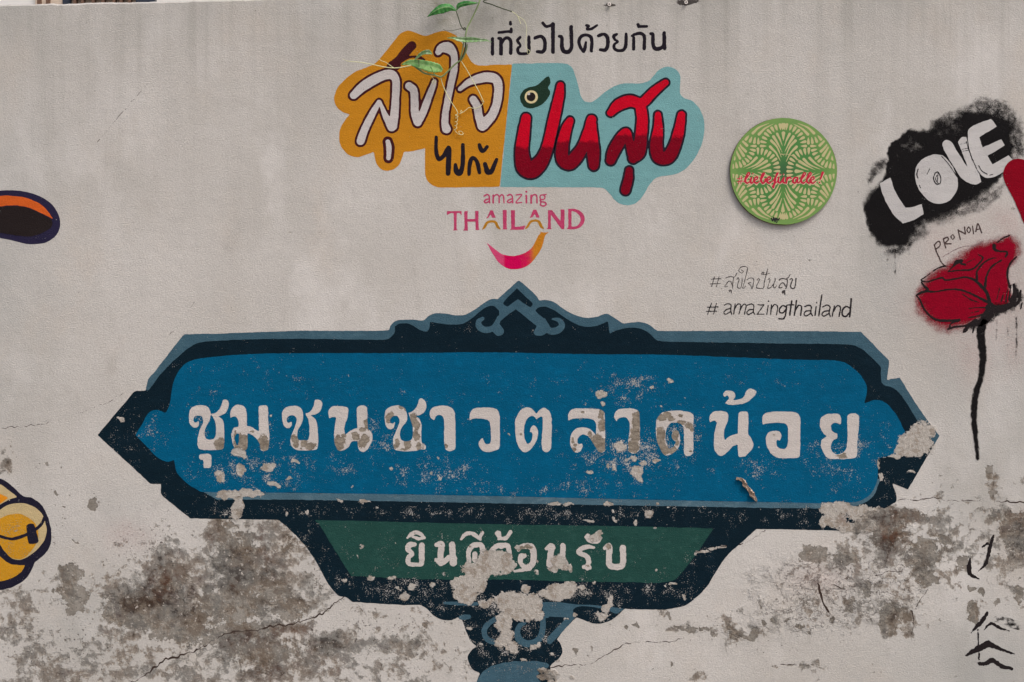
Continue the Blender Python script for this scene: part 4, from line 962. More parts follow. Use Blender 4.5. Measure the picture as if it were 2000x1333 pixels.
# ------------------------------------------------------------------ two handwritten hashtags
AO = (1360,510); ak = .165
def handwriting(name, words, label, r, py, mat, group='handwritten hashtags'):
    t = thing(name, 1500, py, label, 'handwriting', group)
    for w in words:
        sheet('character', strokes(AO, ak, *[rr(q[0] if isinstance(q[0], (int, float)) else r, *(q[1:] if isinstance(q[0], (int, float)) else q)) for q in w]), 1, M[mat], t, step=.6, jitter=.3, jscale=3)
handwriting('hashtag_lettering', [
 [[(175,216),(292,210)],[(165,272),(285,268)],[(215,190),(180,305)],[(270,185),(238,308)]],
 [[(345,205),(380,190),(420,187),(440,200),(433,260),(430,325)],[(480,145),(462,180),(440,200)],[(432,310),(410,255),(385,240),(355,275),(338,303),(370,305)]],
 [[(402,342),(388,352),(398,362),(412,345),(416,378)]],
 [[(480,218),(497,200),(505,225),(488,290),(492,318),(525,320),(540,260),(543,205)]],
 [[(535,108),(556,125),(540,142),(508,130),(508,95),(545,68),(600,75),(600,120),(577,220),(550,320),(572,318),(580,295)]],
 [[(598,225),(640,200),(678,215),(675,270),(660,330),(640,285),(615,265),(645,255)]],
 [[(720,228),(735,208),(747,222),(715,295),(715,320),(792,322),(805,250),(845,95)]],
 [[(770,160),(788,132),(802,145),(785,162),(830,158),(865,148)]],
 [[(845,225),(865,208),(872,225),(845,322),(890,305),(932,240),(932,208)],[(930,235),(912,300),(930,320),(948,295)]],
 [[7,(980,228),(1010,210),(1060,215),(1078,225),(1070,300),(1058,328)],[6,(1110,160),(1095,190),(1065,215)],[6,(1055,300),(1032,262),(1002,268),(978,315),(1015,315)]],
 [[7,(1038,352),(1018,365),(1025,382),(1045,350),(1047,398)]],
 [[7,(1108,222),(1125,208),(1138,222),(1115,290),(1125,322),(1160,322),(1175,270),(1180,208)]]],
 'shorter faint handwritten hashtag in Thai, above the other hashtag', 4.6, 580, 'marker_faint')
handwriting('hashtag_lettering', [
 [[(130,548),(255,545)],[(120,598),(240,595)],[(180,500),(132,635)],[(238,505),(203,632)]],
 [[7,(330,525),(370,508),(410,522),(408,590),(420,632)],[7,(408,560),(355,578),(325,612),(350,632),(405,600)]],
 [[7,(460,510),(442,630)],[7,(452,570),(490,513),(525,522),(518,580),(505,630)],[7,(518,580),(560,513),(590,528),(580,580),(570,632)]],
 [[7,(605,525),(650,510),(680,530),(675,600),(690,632)],[7,(676,575),(625,580),(597,612),(620,635),(672,605)]],
 [[6,(730,518),(765,522),(800,518)],[6,(800,520),(720,632)],[6,(718,632),(800,630)]],
 [[7,(850,530),(835,632)],[9,(855,478)]],
 [[7,(890,522),(880,632)],[7,(885,575),(920,520),(955,528),(962,570),(950,638)]],
 [[9,(1065,545),(1022,530),(985,570),(990,612),(1030,612),(1065,565)],[9,(1070,530),(1055,640),(1030,685),(978,685)]],
 [[10,(1130,475),(1105,640)],[8,(1080,522),(1155,520)]],
 [[9,(1185,470),(1160,645)],[9,(1168,590),(1210,528),(1245,540),(1242,590),(1235,645)]],
 [[8,(1285,540),(1330,525),(1360,540),(1355,610),(1375,650)],[8,(1352,590),(1300,595),(1275,627),(1300,652),(1350,622)]],
 [[8,(1418,545),(1405,645)],[9,(1425,495)]],
 [[9,(1485,405),(1450,650)]],
 [[8,(1495,545),(1545,522),(1582,545),(1572,610),(1585,655)],[8,(1570,590),(1515,600),(1487,632),(1510,655),(1565,625)]],
 [[8,(1635,535),(1608,655)],[8,(1622,600),(1665,532),(1705,545),(1702,590),(1690,658)]],
 [[10,(1820,560),(1772,540),(1732,580),(1730,640),(1770,658),(1820,605)],[11,(1834,450),(1826,550),(1815,658)]]],
 'longer handwritten hashtag reading amazingthailand, under the fainter one', 6, 620, 'marker')

# ------------------------------------------------------------------ LOVE graffiti
love = thing('love_graffiti', 1840, 500, 'black spray cloud with tilted white block letters reading LOVE', 'graffiti')
t5, ts5 = tf(1660, 180, .255)
cl = Shape().poly(t5((600,290),(540,283),(450,290),(370,340),(310,400),(285,460),(275,540),(265,620),(220,680),(160,740),(115,810),(102,880),(125,960),(130,1040),(160,1110),(210,1180),(250,1225),(320,1250),(400,1235),(480,1160),(560,1100),(650,1040),(750,980),(830,935),(920,890),(1000,840),(1060,770),(1130,690),(1190,620),(1270,540),(1320,460),(1330,380),(1280,320),(1260,230),(1210,150),(1130,95),(1010,70),(900,85),(830,120),(785,170),(705,190),(630,240)))
thin = soft_field([(1860,240,24,26,.42),(1840,262,30,20,.3),(1910,206,60,20,.5),(1960,226,34,30,.35),(1890,222,26,18,.2),(1985,280,20,40,.35),(1960,430,60,30,.4),(1900,412,40,16,.3),(1745,490,40,16,.5),(1800,440,50,16,.28),(1705,345,14,20,.35),(1848,256,10,20,.2),(1780,285,26,18,.42),(1760,310,20,14,.25),(1820,410,30,10,.2)])
softness = soft_field([(1940,200,90,50,1.0),(2000,290,40,80,1.0),(1930,400,100,40,1.0),(1820,440,80,40,1.0),(1740,500,60,30,1.0),(1700,340,20,40,1.0),(1840,240,60,20,.5)])
def cloud_alpha(x, y):
    d = -cl.sdf(x, y) + 4*vnoise(x, y, 14, 61) + 2*vnoise(x, y, 5, 62)
    w = 5 + 42*np.minimum(softness(x, y), 1)
    return np.clip(.62 + (d - .22*w)/w, -.3, 1.12) - .95*thin(x, y)*(1 + .5*vnoise(x, y, 9, 65) + .4*vnoise(x, y, 4, 66)) - .12*np.maximum(0, vnoise(x, y, 26, 63)) - .12*np.maximum(0, vnoise(x, y, 11, 64))
sheet('spray_cloud', cl, 1, M['spray'], love, step=2.0, edge=24, jitter=0, attrs={'alpha': cloud_alpha})
s = Shape().poly(t5((320,330),(420,290),(540,283),(600,300),(560,320),(450,330),(360,380),(300,470),(290,560),(275,560),(285,440)))
for poly in ([(228,700,1),(270,675),(310,655,1),(345,760),(425,888,1),(490,880),(550,858,1),(565,935,1),(480,985),(405,1008,1),(330,935),(270,830),(240,750)],
   [(500,610),(520,550),(580,500),(660,478),(730,500),(790,580),(825,680),(810,770),(750,840),(660,855),(590,820),(530,750),(500,670)],
   [(706,405),(722,375),(745,367),(780,385),(830,470),(905,585,1),(870,490),(828,385,1),(855,348),(890,345,1),(910,430),(945,530),(985,610),(1005,690,1),(960,710),(900,695),(850,655),(800,580),(750,500)],
   [(905,300),(940,260),(1080,205,1),(1125,265,1),(990,345,1),(1015,425,1),(1160,362,1),(1187,410,1),(1055,490,1),(1090,555,1),(1215,485,1),(1245,525),(1220,575),(1120,645),(1050,660),(1000,630),(950,540),(910,420)]):
    sheet('letter', Shape().poly(t5(*poly)), 2, M['graf_white'], love, step=1.5, jitter=.5)
for q in (rr(4,(650,625),(640,665),(660,705),(690,700),(695,660),(675,615),(650,622)), rr(3,(665,640),(655,670),(680,705)), rr(3,(675,620),(668,690)), rr(3,(590,630),(610,590)),rr(4,(522,590),(512,630),(520,660)),rr(4,(532,715),(540,735)),rr(4,(985,565),(1010,605),(1050,630)),rr(3,(1070,638),(1095,632)),rr(3,(700,490),(760,560),(820,650)),rr(3,(890,380),(920,470),(975,600),(1005,640)),rr(2.5,(800,350),(830,430),(870,520)),rr(2,(860,440),(910,430)),rr(2,(865,455),(915,445)),rr(2,(845,400),(890,390)),rr(2.5,(905,420),(935,520))):
    sheet('pen_mark', Shape().stroke(ts5(*q)), 3, M['ink'], love, step=.8, jitter=.3, jscale=3)
def fuzz(shape, w, base, seed, n=.25):
    return lambda x, y: np.clip(base - np.maximum(shape.sdf(x, y), -w*.4)/w + n*vnoise(x, y, 6, seed) + .6*n*vnoise(x, y, 2.5, seed + 1), -.3, 1.1)
for hz_pts, w, base, sd in (
    ([(1880,225,10),(1905,205,14),(1940,208,20),(1968,228,22),(1985,262,20),(1992,300,14)], 30, .12, 101),
    ([(1700,352,8),(1712,330,12),(1726,318,10)], 18, .16, 103),
    ([(1735,492,10),(1760,490,10),(1785,470,8)], 20, .12, 105),
    ([(1850,420,10),(1900,408,16),(1945,380,16),(1962,360,8)], 26, .02, 107),
    ([(1812,262,8),(1840,240,12),(1862,222,10)], 20, .14, 109)):
    hz = Shape().stroke(hz_pts)
    sheet('spray_haze', hz, .6, M['haze'], love, step=2.0, edge=16, jitter=0, attrs={'alpha': fuzz(hz, w, base, sd, .12)})
for x, y0, y1, r in ((1748,500,545,2.5),(1775,488,520,1.6),(1733,500,525,1.6),(1985,620,700,2.5),(1968,640,690,1.5),(1946,610,665,1.8)):
    dr = Shape().stroke([(x, y0, r), (x + .8, (y0+y1)/2, r*.8), (x - .5, y1, r*.4)])
    sheet('drip', dr, .6, M['spray'], love, step=1.5, edge=5, jitter=0, attrs={'alpha': fuzz(dr, 7, .16, 111)})

heart = Shape().poly([(2000,438,1),(1979,388),(1966,364),(1959.5,345),(1962,328),(1971,316),(1986,310.6),(2001,313),(2014,322),(2022,336,1),(2034,318),(2052,310),(2072,316),(2082,334),(2076,360),(2050,395),(2024,420)])
o = sheet('painted_heart', heart, 5, M['heart'], None, step=2, jitter=.4)
tag(o, 'plain red painted heart at the end of the LOVE letters', 'graffiti')

pro = thing('signature_writing', 1870, 490, 'small brown handwritten word PRONOIA between cloud and rose', 'handwriting')
t6, ts6 = tf(1740, 420, .195)
for q in ([rr(7,(435,300),(452,360),(480,420),(508,480),(552,517)),rr(7,(435,300),(470,268),(492,275),(490,310),(455,342))],
  [rr(7,(525,240),(537,290),(550,332)),rr(7,(525,242),(565,225),(575,250),(540,288),(605,290))],
  [rr(6,(620,198),(602,218),(618,245),(635,225),(622,198))],
  [rr(7,(672,150),(695,248)),rr(7,(675,155),(745,192)),rr(7,(737,122),(746,192))],
  [rr(6,(778,122),(762,150),(780,180),(797,150),(780,122))],
  [rr(6,(818,112),(828,188))],
  [rr(7,(850,170),(872,90),(908,180)),rr(6,(858,148),(895,142))]):
    sheet('letter', strokes((1740,420), .195, *q), 1, M['scribble'], pro, step=.6, jitter=.3, jscale=3)

# ------------------------------------------------------------------ the rose
rose = thing('rose_graffiti', 1910, 896, 'sprayed crimson rose with black brush outlines and a long stem', 'graffiti')
rp = Shape().poly(t6((1180,205),(1240,265),(1268,340),(1255,420),(1195,490),(1172,560),(1182,680),(1195,780),(1190,870),(1150,912),(1000,915),(950,980),(880,1035),(780,1080),(680,1120),(590,1140),(500,1120),(400,1065),(330,1000),(285,930),(268,830),(310,740),(360,660),(410,595),(470,560),(560,525),(620,480),(700,415),(780,365),(880,318),(1000,285),(1080,255)))
rsoft = soft_field([(1815,600,40,60,1),(1850,640,70,24,1),(1830,560,40,40,.9),(1860,500,50,20,.7),(1940,470,60,14,.6),(1990,480,14,40,.8)])
def rose_alpha(x, y):
    d = -rp.sdf(x, y) + 3*vnoise(x, y, 12, 71)
    w = 12 + 34*np.minimum(rsoft(x, y), 1)
    return np.clip(.55 + d/w, -.3, 1.2) - .10*np.maximum(0, vnoise(x, y, 20, 72))
sheet('petals', rp, 1, M['rose'], rose, step=2, edge=24, jitter=0, attrs={'alpha': rose_alpha})
s = Shape()
for q in ([(255,808,8),(290,785,11),(345,768,13),(450,770,8),(560,750,8),(680,750,9),(790,785,10),(900,840,12),(1010,895,16)],
 [(302,660,6),(360,672,7),(430,652,8),(510,630,9),(545,655,8),(650,640,8),(750,625,9),(830,650,12),(900,710,17),(960,780,18),(990,880,18)],
 [(300,650,5),(335,628,5),(390,590,4)], [(303,672,6),(340,722,12),(370,748,12),(320,775,12)],
 [(258,812,7),(295,860,9),(330,940,10),(400,1020,11),(470,1055,12),(560,1062,14),(690,1050,10)],
 [(420,565,5),(480,530,7),(545,513,7)], [(572,568,6),(620,520,9),(660,475,22),(705,462,18)], [(700,490,8),(745,500,10)],
 [(570,570,7),(690,555,8),(800,550,9),(870,500,9),(920,432,9),(880,400,6)], [(760,480,4),(840,440,4)],
 [(862,650,14),(862,570,9),(920,490,9),(1000,440,6),(1065,430,4)], [(942,720,15),(960,610,9),(1010,520,9),(1110,452,7)],
 [(1032,305,18),(1040,345,17),(1090,365,9),(1165,375,9),(1150,420,9)], [(1060,280,6),(1130,230,7),(1185,208,6)],
 [(1258,420,8),(1200,480,9),(1170,550,10),(1170,640,10),(1192,725,12)],
 [(990,930,44),(1060,945,36),(1140,930,34),(1210,895,26),(1250,800,16)], [(1230,700,14),(1245,780,22),(1215,860,30)], [(1300,760,8),(1280,870,16),(1240,900,22)],[(1315,880,8),(1300,940,8)],
 [(985,990,54),(910,1075,38),(860,1090,22)], [(850,1060,22),(780,1110,14),(750,1150,22),(728,1172,10)], [(835,1100,14),(820,1180,6)],
 [(570,1145,10),(640,1122,9),(740,1112,10),(840,1068,12)], [(590,1140,8),(600,1090,8),(690,1060,8)],
 [(1060,845,6),(1090,730,3)],[(1105,870,8),(1130,780,4)],[(1150,870,8),(1168,750,4)],[(1180,850,8),(1205,700,6)],[(780,938,4),(860,930,5),(960,930,6)],[(800,985,4),(880,965,5)],[(710,790,4),(800,850,6),(880,878,5)],[(780,1030,6),(880,1010,8),(960,985,10)]):
    s.stroke(ts6(*q))
sheet('petal_outline', s, 2, M['ink'], rose, step=1.0, jitter=.5, jscale=4)
st = Shape().stroke([(1922,630,6),(1916,645,7.5),(1917,670,7.2),(1920,700,6),(1915,740,5),(1907,765,5.2),(1903,790,5.6),(1902,820,4.6),(1906,860,3.8),(1910,896,2)])
sheet('stem', st, 2, M['spray'], rose, step=1.2, edge=4, jitter=0, attrs={'alpha': fuzz(st, 4.5, .62, 91)})
cal = Shape()
for q in ([(1010,950,60),(1130,940,50),(1220,890,46),(1265,780,30),(1260,690,14)], [(1000,990,60),(910,1080,48),(800,1110,30)], [(1300,760,14),(1290,890,22)]):
    cal.stroke(ts6(*q))
sheet('calyx_spray', cal, 1.5, M['spray'], rose, step=1.5, edge=8, jitter=0, attrs={'alpha': fuzz(cal, 15, .34, 93)})
grey = Shape().stroke(ts6((520,420,3),(580,385,4),(640,350,4),(740,315,4),(830,310,5),(930,262,4)))
sheet('pencil_line', grey, 1.5, M['pencil'], rose, step=.8, jitter=.6, jscale=3)

# ------------------------------------------------------------------ fragments at the left edge
bean = thing('oval_painting', 20, 470, 'dark indigo rounded shape with a burnt orange crescent at the left edge', 'mural')
t7, ts7 = tf(0, 340, .12)
sheet('body', Shape().poly(t7((0,275),(200,268),(420,290),(600,345),(750,420),(850,500),(930,620),(975,740),(975,870),(930,980),(850,1060),(720,1125),(550,1148),(400,1135),(200,1085),(0,1045),(-300,1030),(-520,930),(-620,680),(-520,420),(-280,300))), 1, M['bean'], bean, step=2, jitter=.4)
sheet('inner_shade', Shape().poly(t7((-350,600),(0,540),(250,525),(450,555),(620,625),(750,690),(845,750),(840,860),(700,960),(480,1020),(250,1000),(0,960),(-300,930))), 2, M['bean_in'], bean, step=2, jitter=.4)
sheet('crescent', Shape().poly(t7((0,365),(200,358),(400,385),(560,440),(680,510),(780,610),(868,738,1),(750,680),(620,615),(450,545),(250,515),(0,530),(-300,590,1),(-200,430))), 3, M['bean_or'], bean, step=1.5, jitter=.4)

toon = thing('cartoon_painting', 30, 1153, 'yellow rounded cartoon fragment with thick indigo lines at lower left', 'mural')
t8, ts8 = tf(0, 900, .225)
sheet('line_work', Shape().poly(t8((0,155),(100,215),(160,275),(205,310),(280,325),(350,375),(400,450),(435,560),(447,650),(435,740),(390,810),(300,885,1),(270,960),(210,1040),(100,1100),(0,1125),(-200,1130),(-400,900),(-400,300),(-200,120))), 1, M['toon_line'], toon, step=2, jitter=.5)
sheet('upper_fill', Shape().poly(t8((0,205),(60,245),(150,315,1),(90,335),(30,365),(0,385),(-200,420),(-320,300),(-200,170))), 2, M['toon_cream'], toon, step=2)
sheet('upper_patch', Shape().poly(t8((0,290),(40,305),(70,325,1),(30,355),(0,375),(-200,400),(-280,320))), 3, M['toon_org'], toon, step=2)
sheet('cheek', Shape().poly(t8((-60,500),(0,430),(60,390),(150,370),(230,375),(310,410),(370,470),(400,560),(405,610),(385,690),(330,765),(240,835),(170,862),(110,850),(50,800),(0,725),(-60,640))), 2, M['toon_cream'], toon, step=2)
sheet('cheek_patch', Shape().poly(t8((0,505),(80,470),(150,462),(220,480),(290,530),(330,600),(330,680),(290,760),(230,830),(165,856),(90,836),(40,785),(-5,715),(-55,630),(-50,540))), 3, M['toon_yel'], toon, step=2)
s = Shape().stroke(ts8((-40,630,14),(0,655,13),(100,680,13),(180,662,13),(250,630,13),(320,590,13),(365,545,13),(385,495,13)))
s.poly(t8((232,570),(250,550),(285,548),(303,570),(335,690),(320,715),(260,725),(245,705)))
sheet('clasp_line', s, 4, M['toon_line'], toon, step=1.5)
sheet('lower_fill', Shape().poly(t8((-80,740),(0,830),(60,880),(130,905),(222,906,1),(180,970),(100,1020),(0,1048),(-200,1050),(-320,850))), 2, M['toon_yel'], toon, step=2)

# ------------------------------------------------------------------ brush marks at lower right
t9, ts9 = tf(1800, 900, .3247)
def mark(name, label, *ss):
    sh = Shape()
    for q in ss: sh.stroke(ts9(*q))
    o = sheet(name, sh, 1, M['ink'], None, step=1.0, jitter=1.0, jscale=4)
    return tag(o, label, 'brush mark', 'black brush marks at lower right')
mark('brush_mark', 'black hook-shaped brush stroke under the stem of the rose', [(430,452,7),(412,520,11),(398,580,11),(380,630,10),(340,666,3)], [(293,592,5),(284,640,14),(296,685,12),(345,713,3)], [(395,500,9),(365,520,3)])
mark('brush_mark', 'slanted thick black dash above the three chevrons', [(395,915,8),(368,960,13),(330,1000,11),(298,1036,3)])
mark('brush_mark', 'thinnest and topmost of the three black chevrons', [(375,1020,3),(415,980,8),(470,1005,7),(530,1026,3)])
mark('brush_mark', 'widest and thickest black chevron, crossed by a vertical line', [(265,1172,5),(330,1138,18),(400,1102,20)], [(400,1100,20),(470,1132,10),(555,1163,5)], [(338,1015,3),(343,1110,4),(346,1195,5)])
mark('brush_mark', 'lowest black chevron with blunt ends, under the widest one', [(346,1222,9),(390,1218,13),(425,1200,13),(480,1236,13),(542,1252,8)])
o = sheet('smudge', Shape().stroke(ts9((450,955,8),(490,960,12),(530,975,16),(580,1000,12))), 1, M['spray'], None, step=1.5, edge=3, jitter=1.0, attrs={'alpha': lambda x, y: .38 + .5*vnoise(x, y, 5, 81)})
tag(o, 'dry smeared black smudge to the right of the top chevron', 'brush mark', 'black brush marks at lower right')

# ------------------------------------------------------------------ the round plaque
DC = (1530.3, 335.0); DR = 104.6
DT = 0.007; DG = 0.002
fd = DT + DG                                        # front face stands this far out
disc = thing('round_plaque', DC[0], DC[1], 'round green and cream stencilled plaque with red script, fixed to the wall', 'plaque')
def disc_place(vx, vy, d):
    k = (D - fd)/D
    co = np.zeros((len(vx), 3))
    co[:, 0] = (vx - 1000)*S*k; co[:, 1] = -fd - d*.6; co[:, 2] = CAMZ + (666.5 - vy)*S*k
    return co
def disc_green():
    b = NB('plaque_green')
    n1 = b.noise(9, 4, .6); n3 = b.noise(60, 5, .65); rad = b.attr('rad')
    c = b.mix(b.step(n1, .38, .62), obs(62, 118, 52), obs(76, 126, 54))
    c = b.mix(b.step(rad, .6, 1.0, 0, .8), c, obs(112, 144, 72))
    c = b.mix(b.step(rad, .42, .0, 0, .75), c, obs(34, 76, 44))
    c = b.mix(b.step(n3, .5, .8, 0, .35), c, obs(70, 118, 62))
    return b.finish(b.bsdf(c, .55, .35, b.bump(b.noise(300, 3, .6), .0004, .5)).outputs[0])
m_edge = plain('plywood_edge', obs(92, 78, 60), .8, .2, .6, 120)
def build_disc():
    n = 96; V = []; F = []
    k = (D - fd)/D
    cx, cz = (DC[0]-1000)*S*k, CAMZ + (666.5 - DC[1])*S*k
    prof = [(-DG, 1.0), (-fd + .001, 1.0), (-fd, .992)]
    for y, sc_ in prof:
        for q in range(n):
            a = 2*math.pi*q/n
            rj = DR*S*k*sc_*(1 + .003*math.sin(3*a + 1) + .002*math.sin(7*a))
            V.append((cx + rj*math.cos(a), y, cz + rj*math.sin(a)))
    for j in range(2):
        for q in range(n):
            F.append((j*n + q, j*n + (q+1) % n, (j+1)*n + (q+1) % n, (j+1)*n + q))
    F.append(tuple(range(n))[::-1])
    me = bpy.data.meshes.new('board'); me.from_pydata(V + [(cx, -fd, cz)], [], F)
    return link_mesh('board', me, m_edge, disc)
build_disc()
face_s = Shape().stroke([(DC[0], DC[1], DR*.995)])
m_dg = disc_green()
sheet('painted_face', face_s, 1, m_dg, disc, step=2.5, jitter=.3, fields=False, place=disc_place, attrs={'rad': lambda x, y: np.hypot(x - DC[0], (y - DC[1]))/DR})
def drop(s, x0, y0, x1, y1, r0, r1, bend=0.0):
    """tear drop from thin foot to round tip"""
    mx, my = (x0+x1)/2 - bend*(y1-y0), (y0+y1)/2 + bend*(x1-x0)
    s.stroke([(x0, y0, r0), (mx, my, (r0 + r1)*.55), (x1, y1, r1)], 5)
pat = Shape()
CX, CY = 1530.0, 335.0
def quad(draw):
    for sx in (1, -1):
        for sy in (1, -1):
            draw(lambda x, y, sx=sx, sy=sy: (CX + sx*(x - CX), CY + sy*(y - CY)))
HALF = [((640,0,42),(480,0,4)), ((630,135,28),(500,70,18),(370,22,4)), ((570,215,32),(420,122,20),(230,27,3)), ((480,262,30),(350,142,20),(120,42,3)), ((350,287,30),(220,162,19),(15,52,3))]
def fan(bx, by, ax, ay, sides=(1, -1)):
    for sd in sides:
        for i, q in enumerate(HALF):
            if i == 0 and sd != sides[0]: continue
            pat.stroke([(bx + (ax*p[0] - ay*p[1]*sd)*.09, by + (ay*p[0] + ax*p[1]*sd)*.09, p[2]*.09) for p in q], 5)
fan(1530, 318.6, 0, -1); fan(1529, 354, 0, 1); fan(1446, 334.4, 1, 0); fan(1613, 335, -1, 0)
for sx in (1, -1):
    fan(CX + sx*97, 253, 0, 1); fan(CX + sx*97, 417, 0, -1)
    fan(CX + sx*16.4, 237, sx, 0); fan(CX + sx*16.4, 433, sx, 0)
RING = [(1240,205,1240,325),(1145,210,1165,330),(1055,240,1090,340),(968,280,1025,375),(888,335,970,415),(830,405,920,470),(785,490,880,540),(750,580,860,605),(740,675,850,675),
 (670,735,670,860),(762,750,740,865),(858,780,805,880),(935,815,865,920),(1005,880,920,960),(1062,955,965,1020),(1098,1040,990,1085),(1125,1133,1005,1150),(1125,1222,1010,1222),
 (680,612,680,490),(592,600,610,480),(497,575,540,470),(408,530,480,440),(612,675,500,675),(595,770,490,740),(565,850,470,810),(515,940,430,875),(455,1005,380,930),(380,1065,330,975),(303,1115,260,1000),(212,1130,190,1020),(128,1140,115,1030)]
def ring_part(m):
    for x1, y1, x0, y0 in RING:
        p1 = m(1420 + x1*.09, 225 + y1*.09); p0 = m(1420 + x0*.09, 225 + y0*.09)
        pat.stroke([(p1[0], p1[1], 2.75), ((p0[0]+p1[0])/2, (p0[1]+p1[1])/2, 2.1), (p0[0], p0[1], .4)], 3)
quad(ring_part)
pat.clip = lambda x, y: np.hypot(x - DC[0], y - DC[1]) - DR*.955
m_dc = plain('plaque_cream', obs(178, 168, 122), .6, .3, .2, 40)
sheet('stencil_pattern', pat, 2, m_dc, disc, step=.9, jitter=.2, jscale=4, fields=False, place=disc_place)
wsc = Shape()
def ws(*q): wsc.stroke([(1380 + a*.225, 200 + b*.225, r*.165) for a, b, r in q])
ws((268,665,4),(312,660,4)); ws((264,692,4),(312,686,4)); ws((288,645,4),(278,712,4)); ws((305,645,4),(297,708,4))
for dx in (0, 485, 535):
    ws((322+dx,690,5),(350+dx,655,8),(374+dx,622,8),(362+dx,612,8),(342+dx,650,11),(335+dx,685,13),(352+dx,703,10),(378+dx,688,5))
ws((390,655,10),(380,690,13),(394,703,9),(412,685,5)); ws((402,620,9))
for dx in (0, 112, 490):
    ws((412+dx,682,5),(440+dx,668,8),(440+dx,650,9),(420+dx,656,9),(412+dx,685,13),(432+dx,704,9),(460+dx,685,5))
ws((465,690,5),(492,640,9),(502,616,8),(486,622,9),(472,670,13),(486,703,11),(506,690,10),(508,668,8),(522,666,5))
ws((572,690,5),(600,650,9),(622,615,8),(608,622,9),(592,690,13),(580,742,8),(572,730,6),(610,692,5))
ws((628,655,10),(622,692,12),(642,700,9),(664,665,9)); ws((672,655,10),(664,692,12),(682,702,8)); ws((640,628,8)); ws((668,626,8))
ws((700,655,10),(692,702,11)); ws((698,672,8),(722,652,10),(734,662,8))
ws((790,655,9),(762,658,10),(748,690,13),(770,702,9),(792,660,10),(788,695,10),(806,700,6))
ws((1008,612,14),(996,645,12),(986,672,6)); ws((980,698,11))
m_dr = plain('plaque_crimson', obs(176, 10, 48), .5, .3, .25, 60)
sheet('red_lettering', wsc, 4, m_dr, disc, step=.7, jitter=.2, jscale=3, fields=False, place=disc_place)
m_hal = plain('plaque_pale_edge', obs(206, 176, 152), .6, .3, .2, 60)
wh = wsc.copy(grow=.35); wh.strokes = [np.column_stack([q[:, 0] + .5, q[:, 1] + .8, q[:, 2]]) for q in wsc.strokes]
sheet('lettering_halo', wh, 3, m_hal, disc, step=.8, jitter=.2, jscale=3, fields=False, place=disc_place)
sg = Shape()
for q in (rr(5,(562,1012),(575,1030),(582,1000),(595,1038),(600,1005),(612,1030),(608,1045)), rr(4,(560,1008),(566,1005)), rr(4,(612,1010),(622,1020),(634,1005),(625,1025)), rr(4,(575,1020),(605,1018))):
    sg.stroke([(1380 + a*.225, 200 + b*.225, r*.225) for a, b, r in q])
m_sig = plain('black_pen', obs(26, 24, 26), .5, .3, .1, 60)
sheet('signature', sg, 5, m_sig, disc, step=.6, jitter=.1, fields=False, place=disc_place)
scr = Shape()
for q in (rr(3,(640,455),(700,452),(750,470),(785,500)), rr(2.5,(650,445),(670,465)), rr(3,(780,490),(830,530))):
    scr.stroke([(1380 + a*.225, 200 + b*.225, r*.225) for a, b, r in q])
sheet('scratch', scr, 5, m_dc, disc, step=.6, jitter=.2, fields=False, place=disc_place)

# ------------------------------------------------------------------ the vine hanging over the wall
def leaf_mat(name, c1, c2):
    b = NB(name)
    n = b.noise(60, 5, .6); n2 = b.noise(260, 3, .5)
    c = b.mix(b.step(n, .38, .62), c1, c2)
    c = b.mix(b.step(b.attr('vein'), .35, .9, 0, .55), c, obs(170, 196, 140))
    p = b.bsdf(c, .5, .35, b.bump(n2, .0006, .5))
    tl = b.t.nodes.new('ShaderNodeBsdfTranslucent'); b.lk(c, tl.inputs[0])
    mx = b.t.nodes.new('ShaderNodeMixShader'); mx.inputs[0].default_value = .3
    b.lk(p.outputs[0], mx.inputs[1]); b.lk(tl.outputs[0], mx.inputs[2])
    return b.finish(mx.outputs[0])
m_leaf = leaf_mat('leaf_green', obs(84, 158, 78), obs(58, 128, 60))
m_leaf2 = leaf_mat('leaf_pale', obs(150, 192, 118), obs(120, 172, 98))
m_leaf3 = leaf_mat('leaf_underside', obs(176, 198, 160), obs(138, 180, 116))
m_stem = plain('stem_green', obs(120, 138, 92), .6, .3, .3, 60)
m_dstem = plain('stem_dark', obs(66, 74, 52), .6, .3, .3, 60)
m_tendril = plain('tendril_pale', obs(208, 208, 160), .6, .3, .2, 60)
vine = thing('climbing_vine', 900, -22, 'green climbing vine with serrated leaves and pale tendrils hanging over the wall', 'plant')

def tube(name, pts, mat, parent, seg=8, sides=7):
    """pts: (px, py, stand-off in m, radius in m)"""
    c = catmull(pts, False, seg)
    W = [P(a, b, d) for a, b, d, r in c]
    V = []; F = []
    n = len(W)
    up = Vector((0.31, -0.9, 0.3)).normalized()
    for i in range(n):
        t = (W[min(i+1, n-1)] - W[max(i-1, 0)]).normalized()
        a = t.cross(up).normalized(); b2 = t.cross(a)
        for q in range(sides):
            an = 2*math.pi*q/sides
            V.append(W[i] + (a*math.cos(an) + b2*math.sin(an))*max(c[i][3]*1.35, .0003))
    for i in range(n - 1):
        for q in range(sides):
            F.append((i*sides+q, i*sides+(q+1) % sides, (i+1)*sides+(q+1) % sides, (i+1)*sides+q))
    F.append(tuple(range(sides))[::-1]); F.append(tuple((n-1)*sides + q for q in range(sides)))
    me = bpy.data.meshes.new(name); me.from_pydata([tuple(v) for v in V], [], F); me.update()
    for p in me.polygons: p.use_smooth = True
    return link_mesh(name, me, mat, parent)

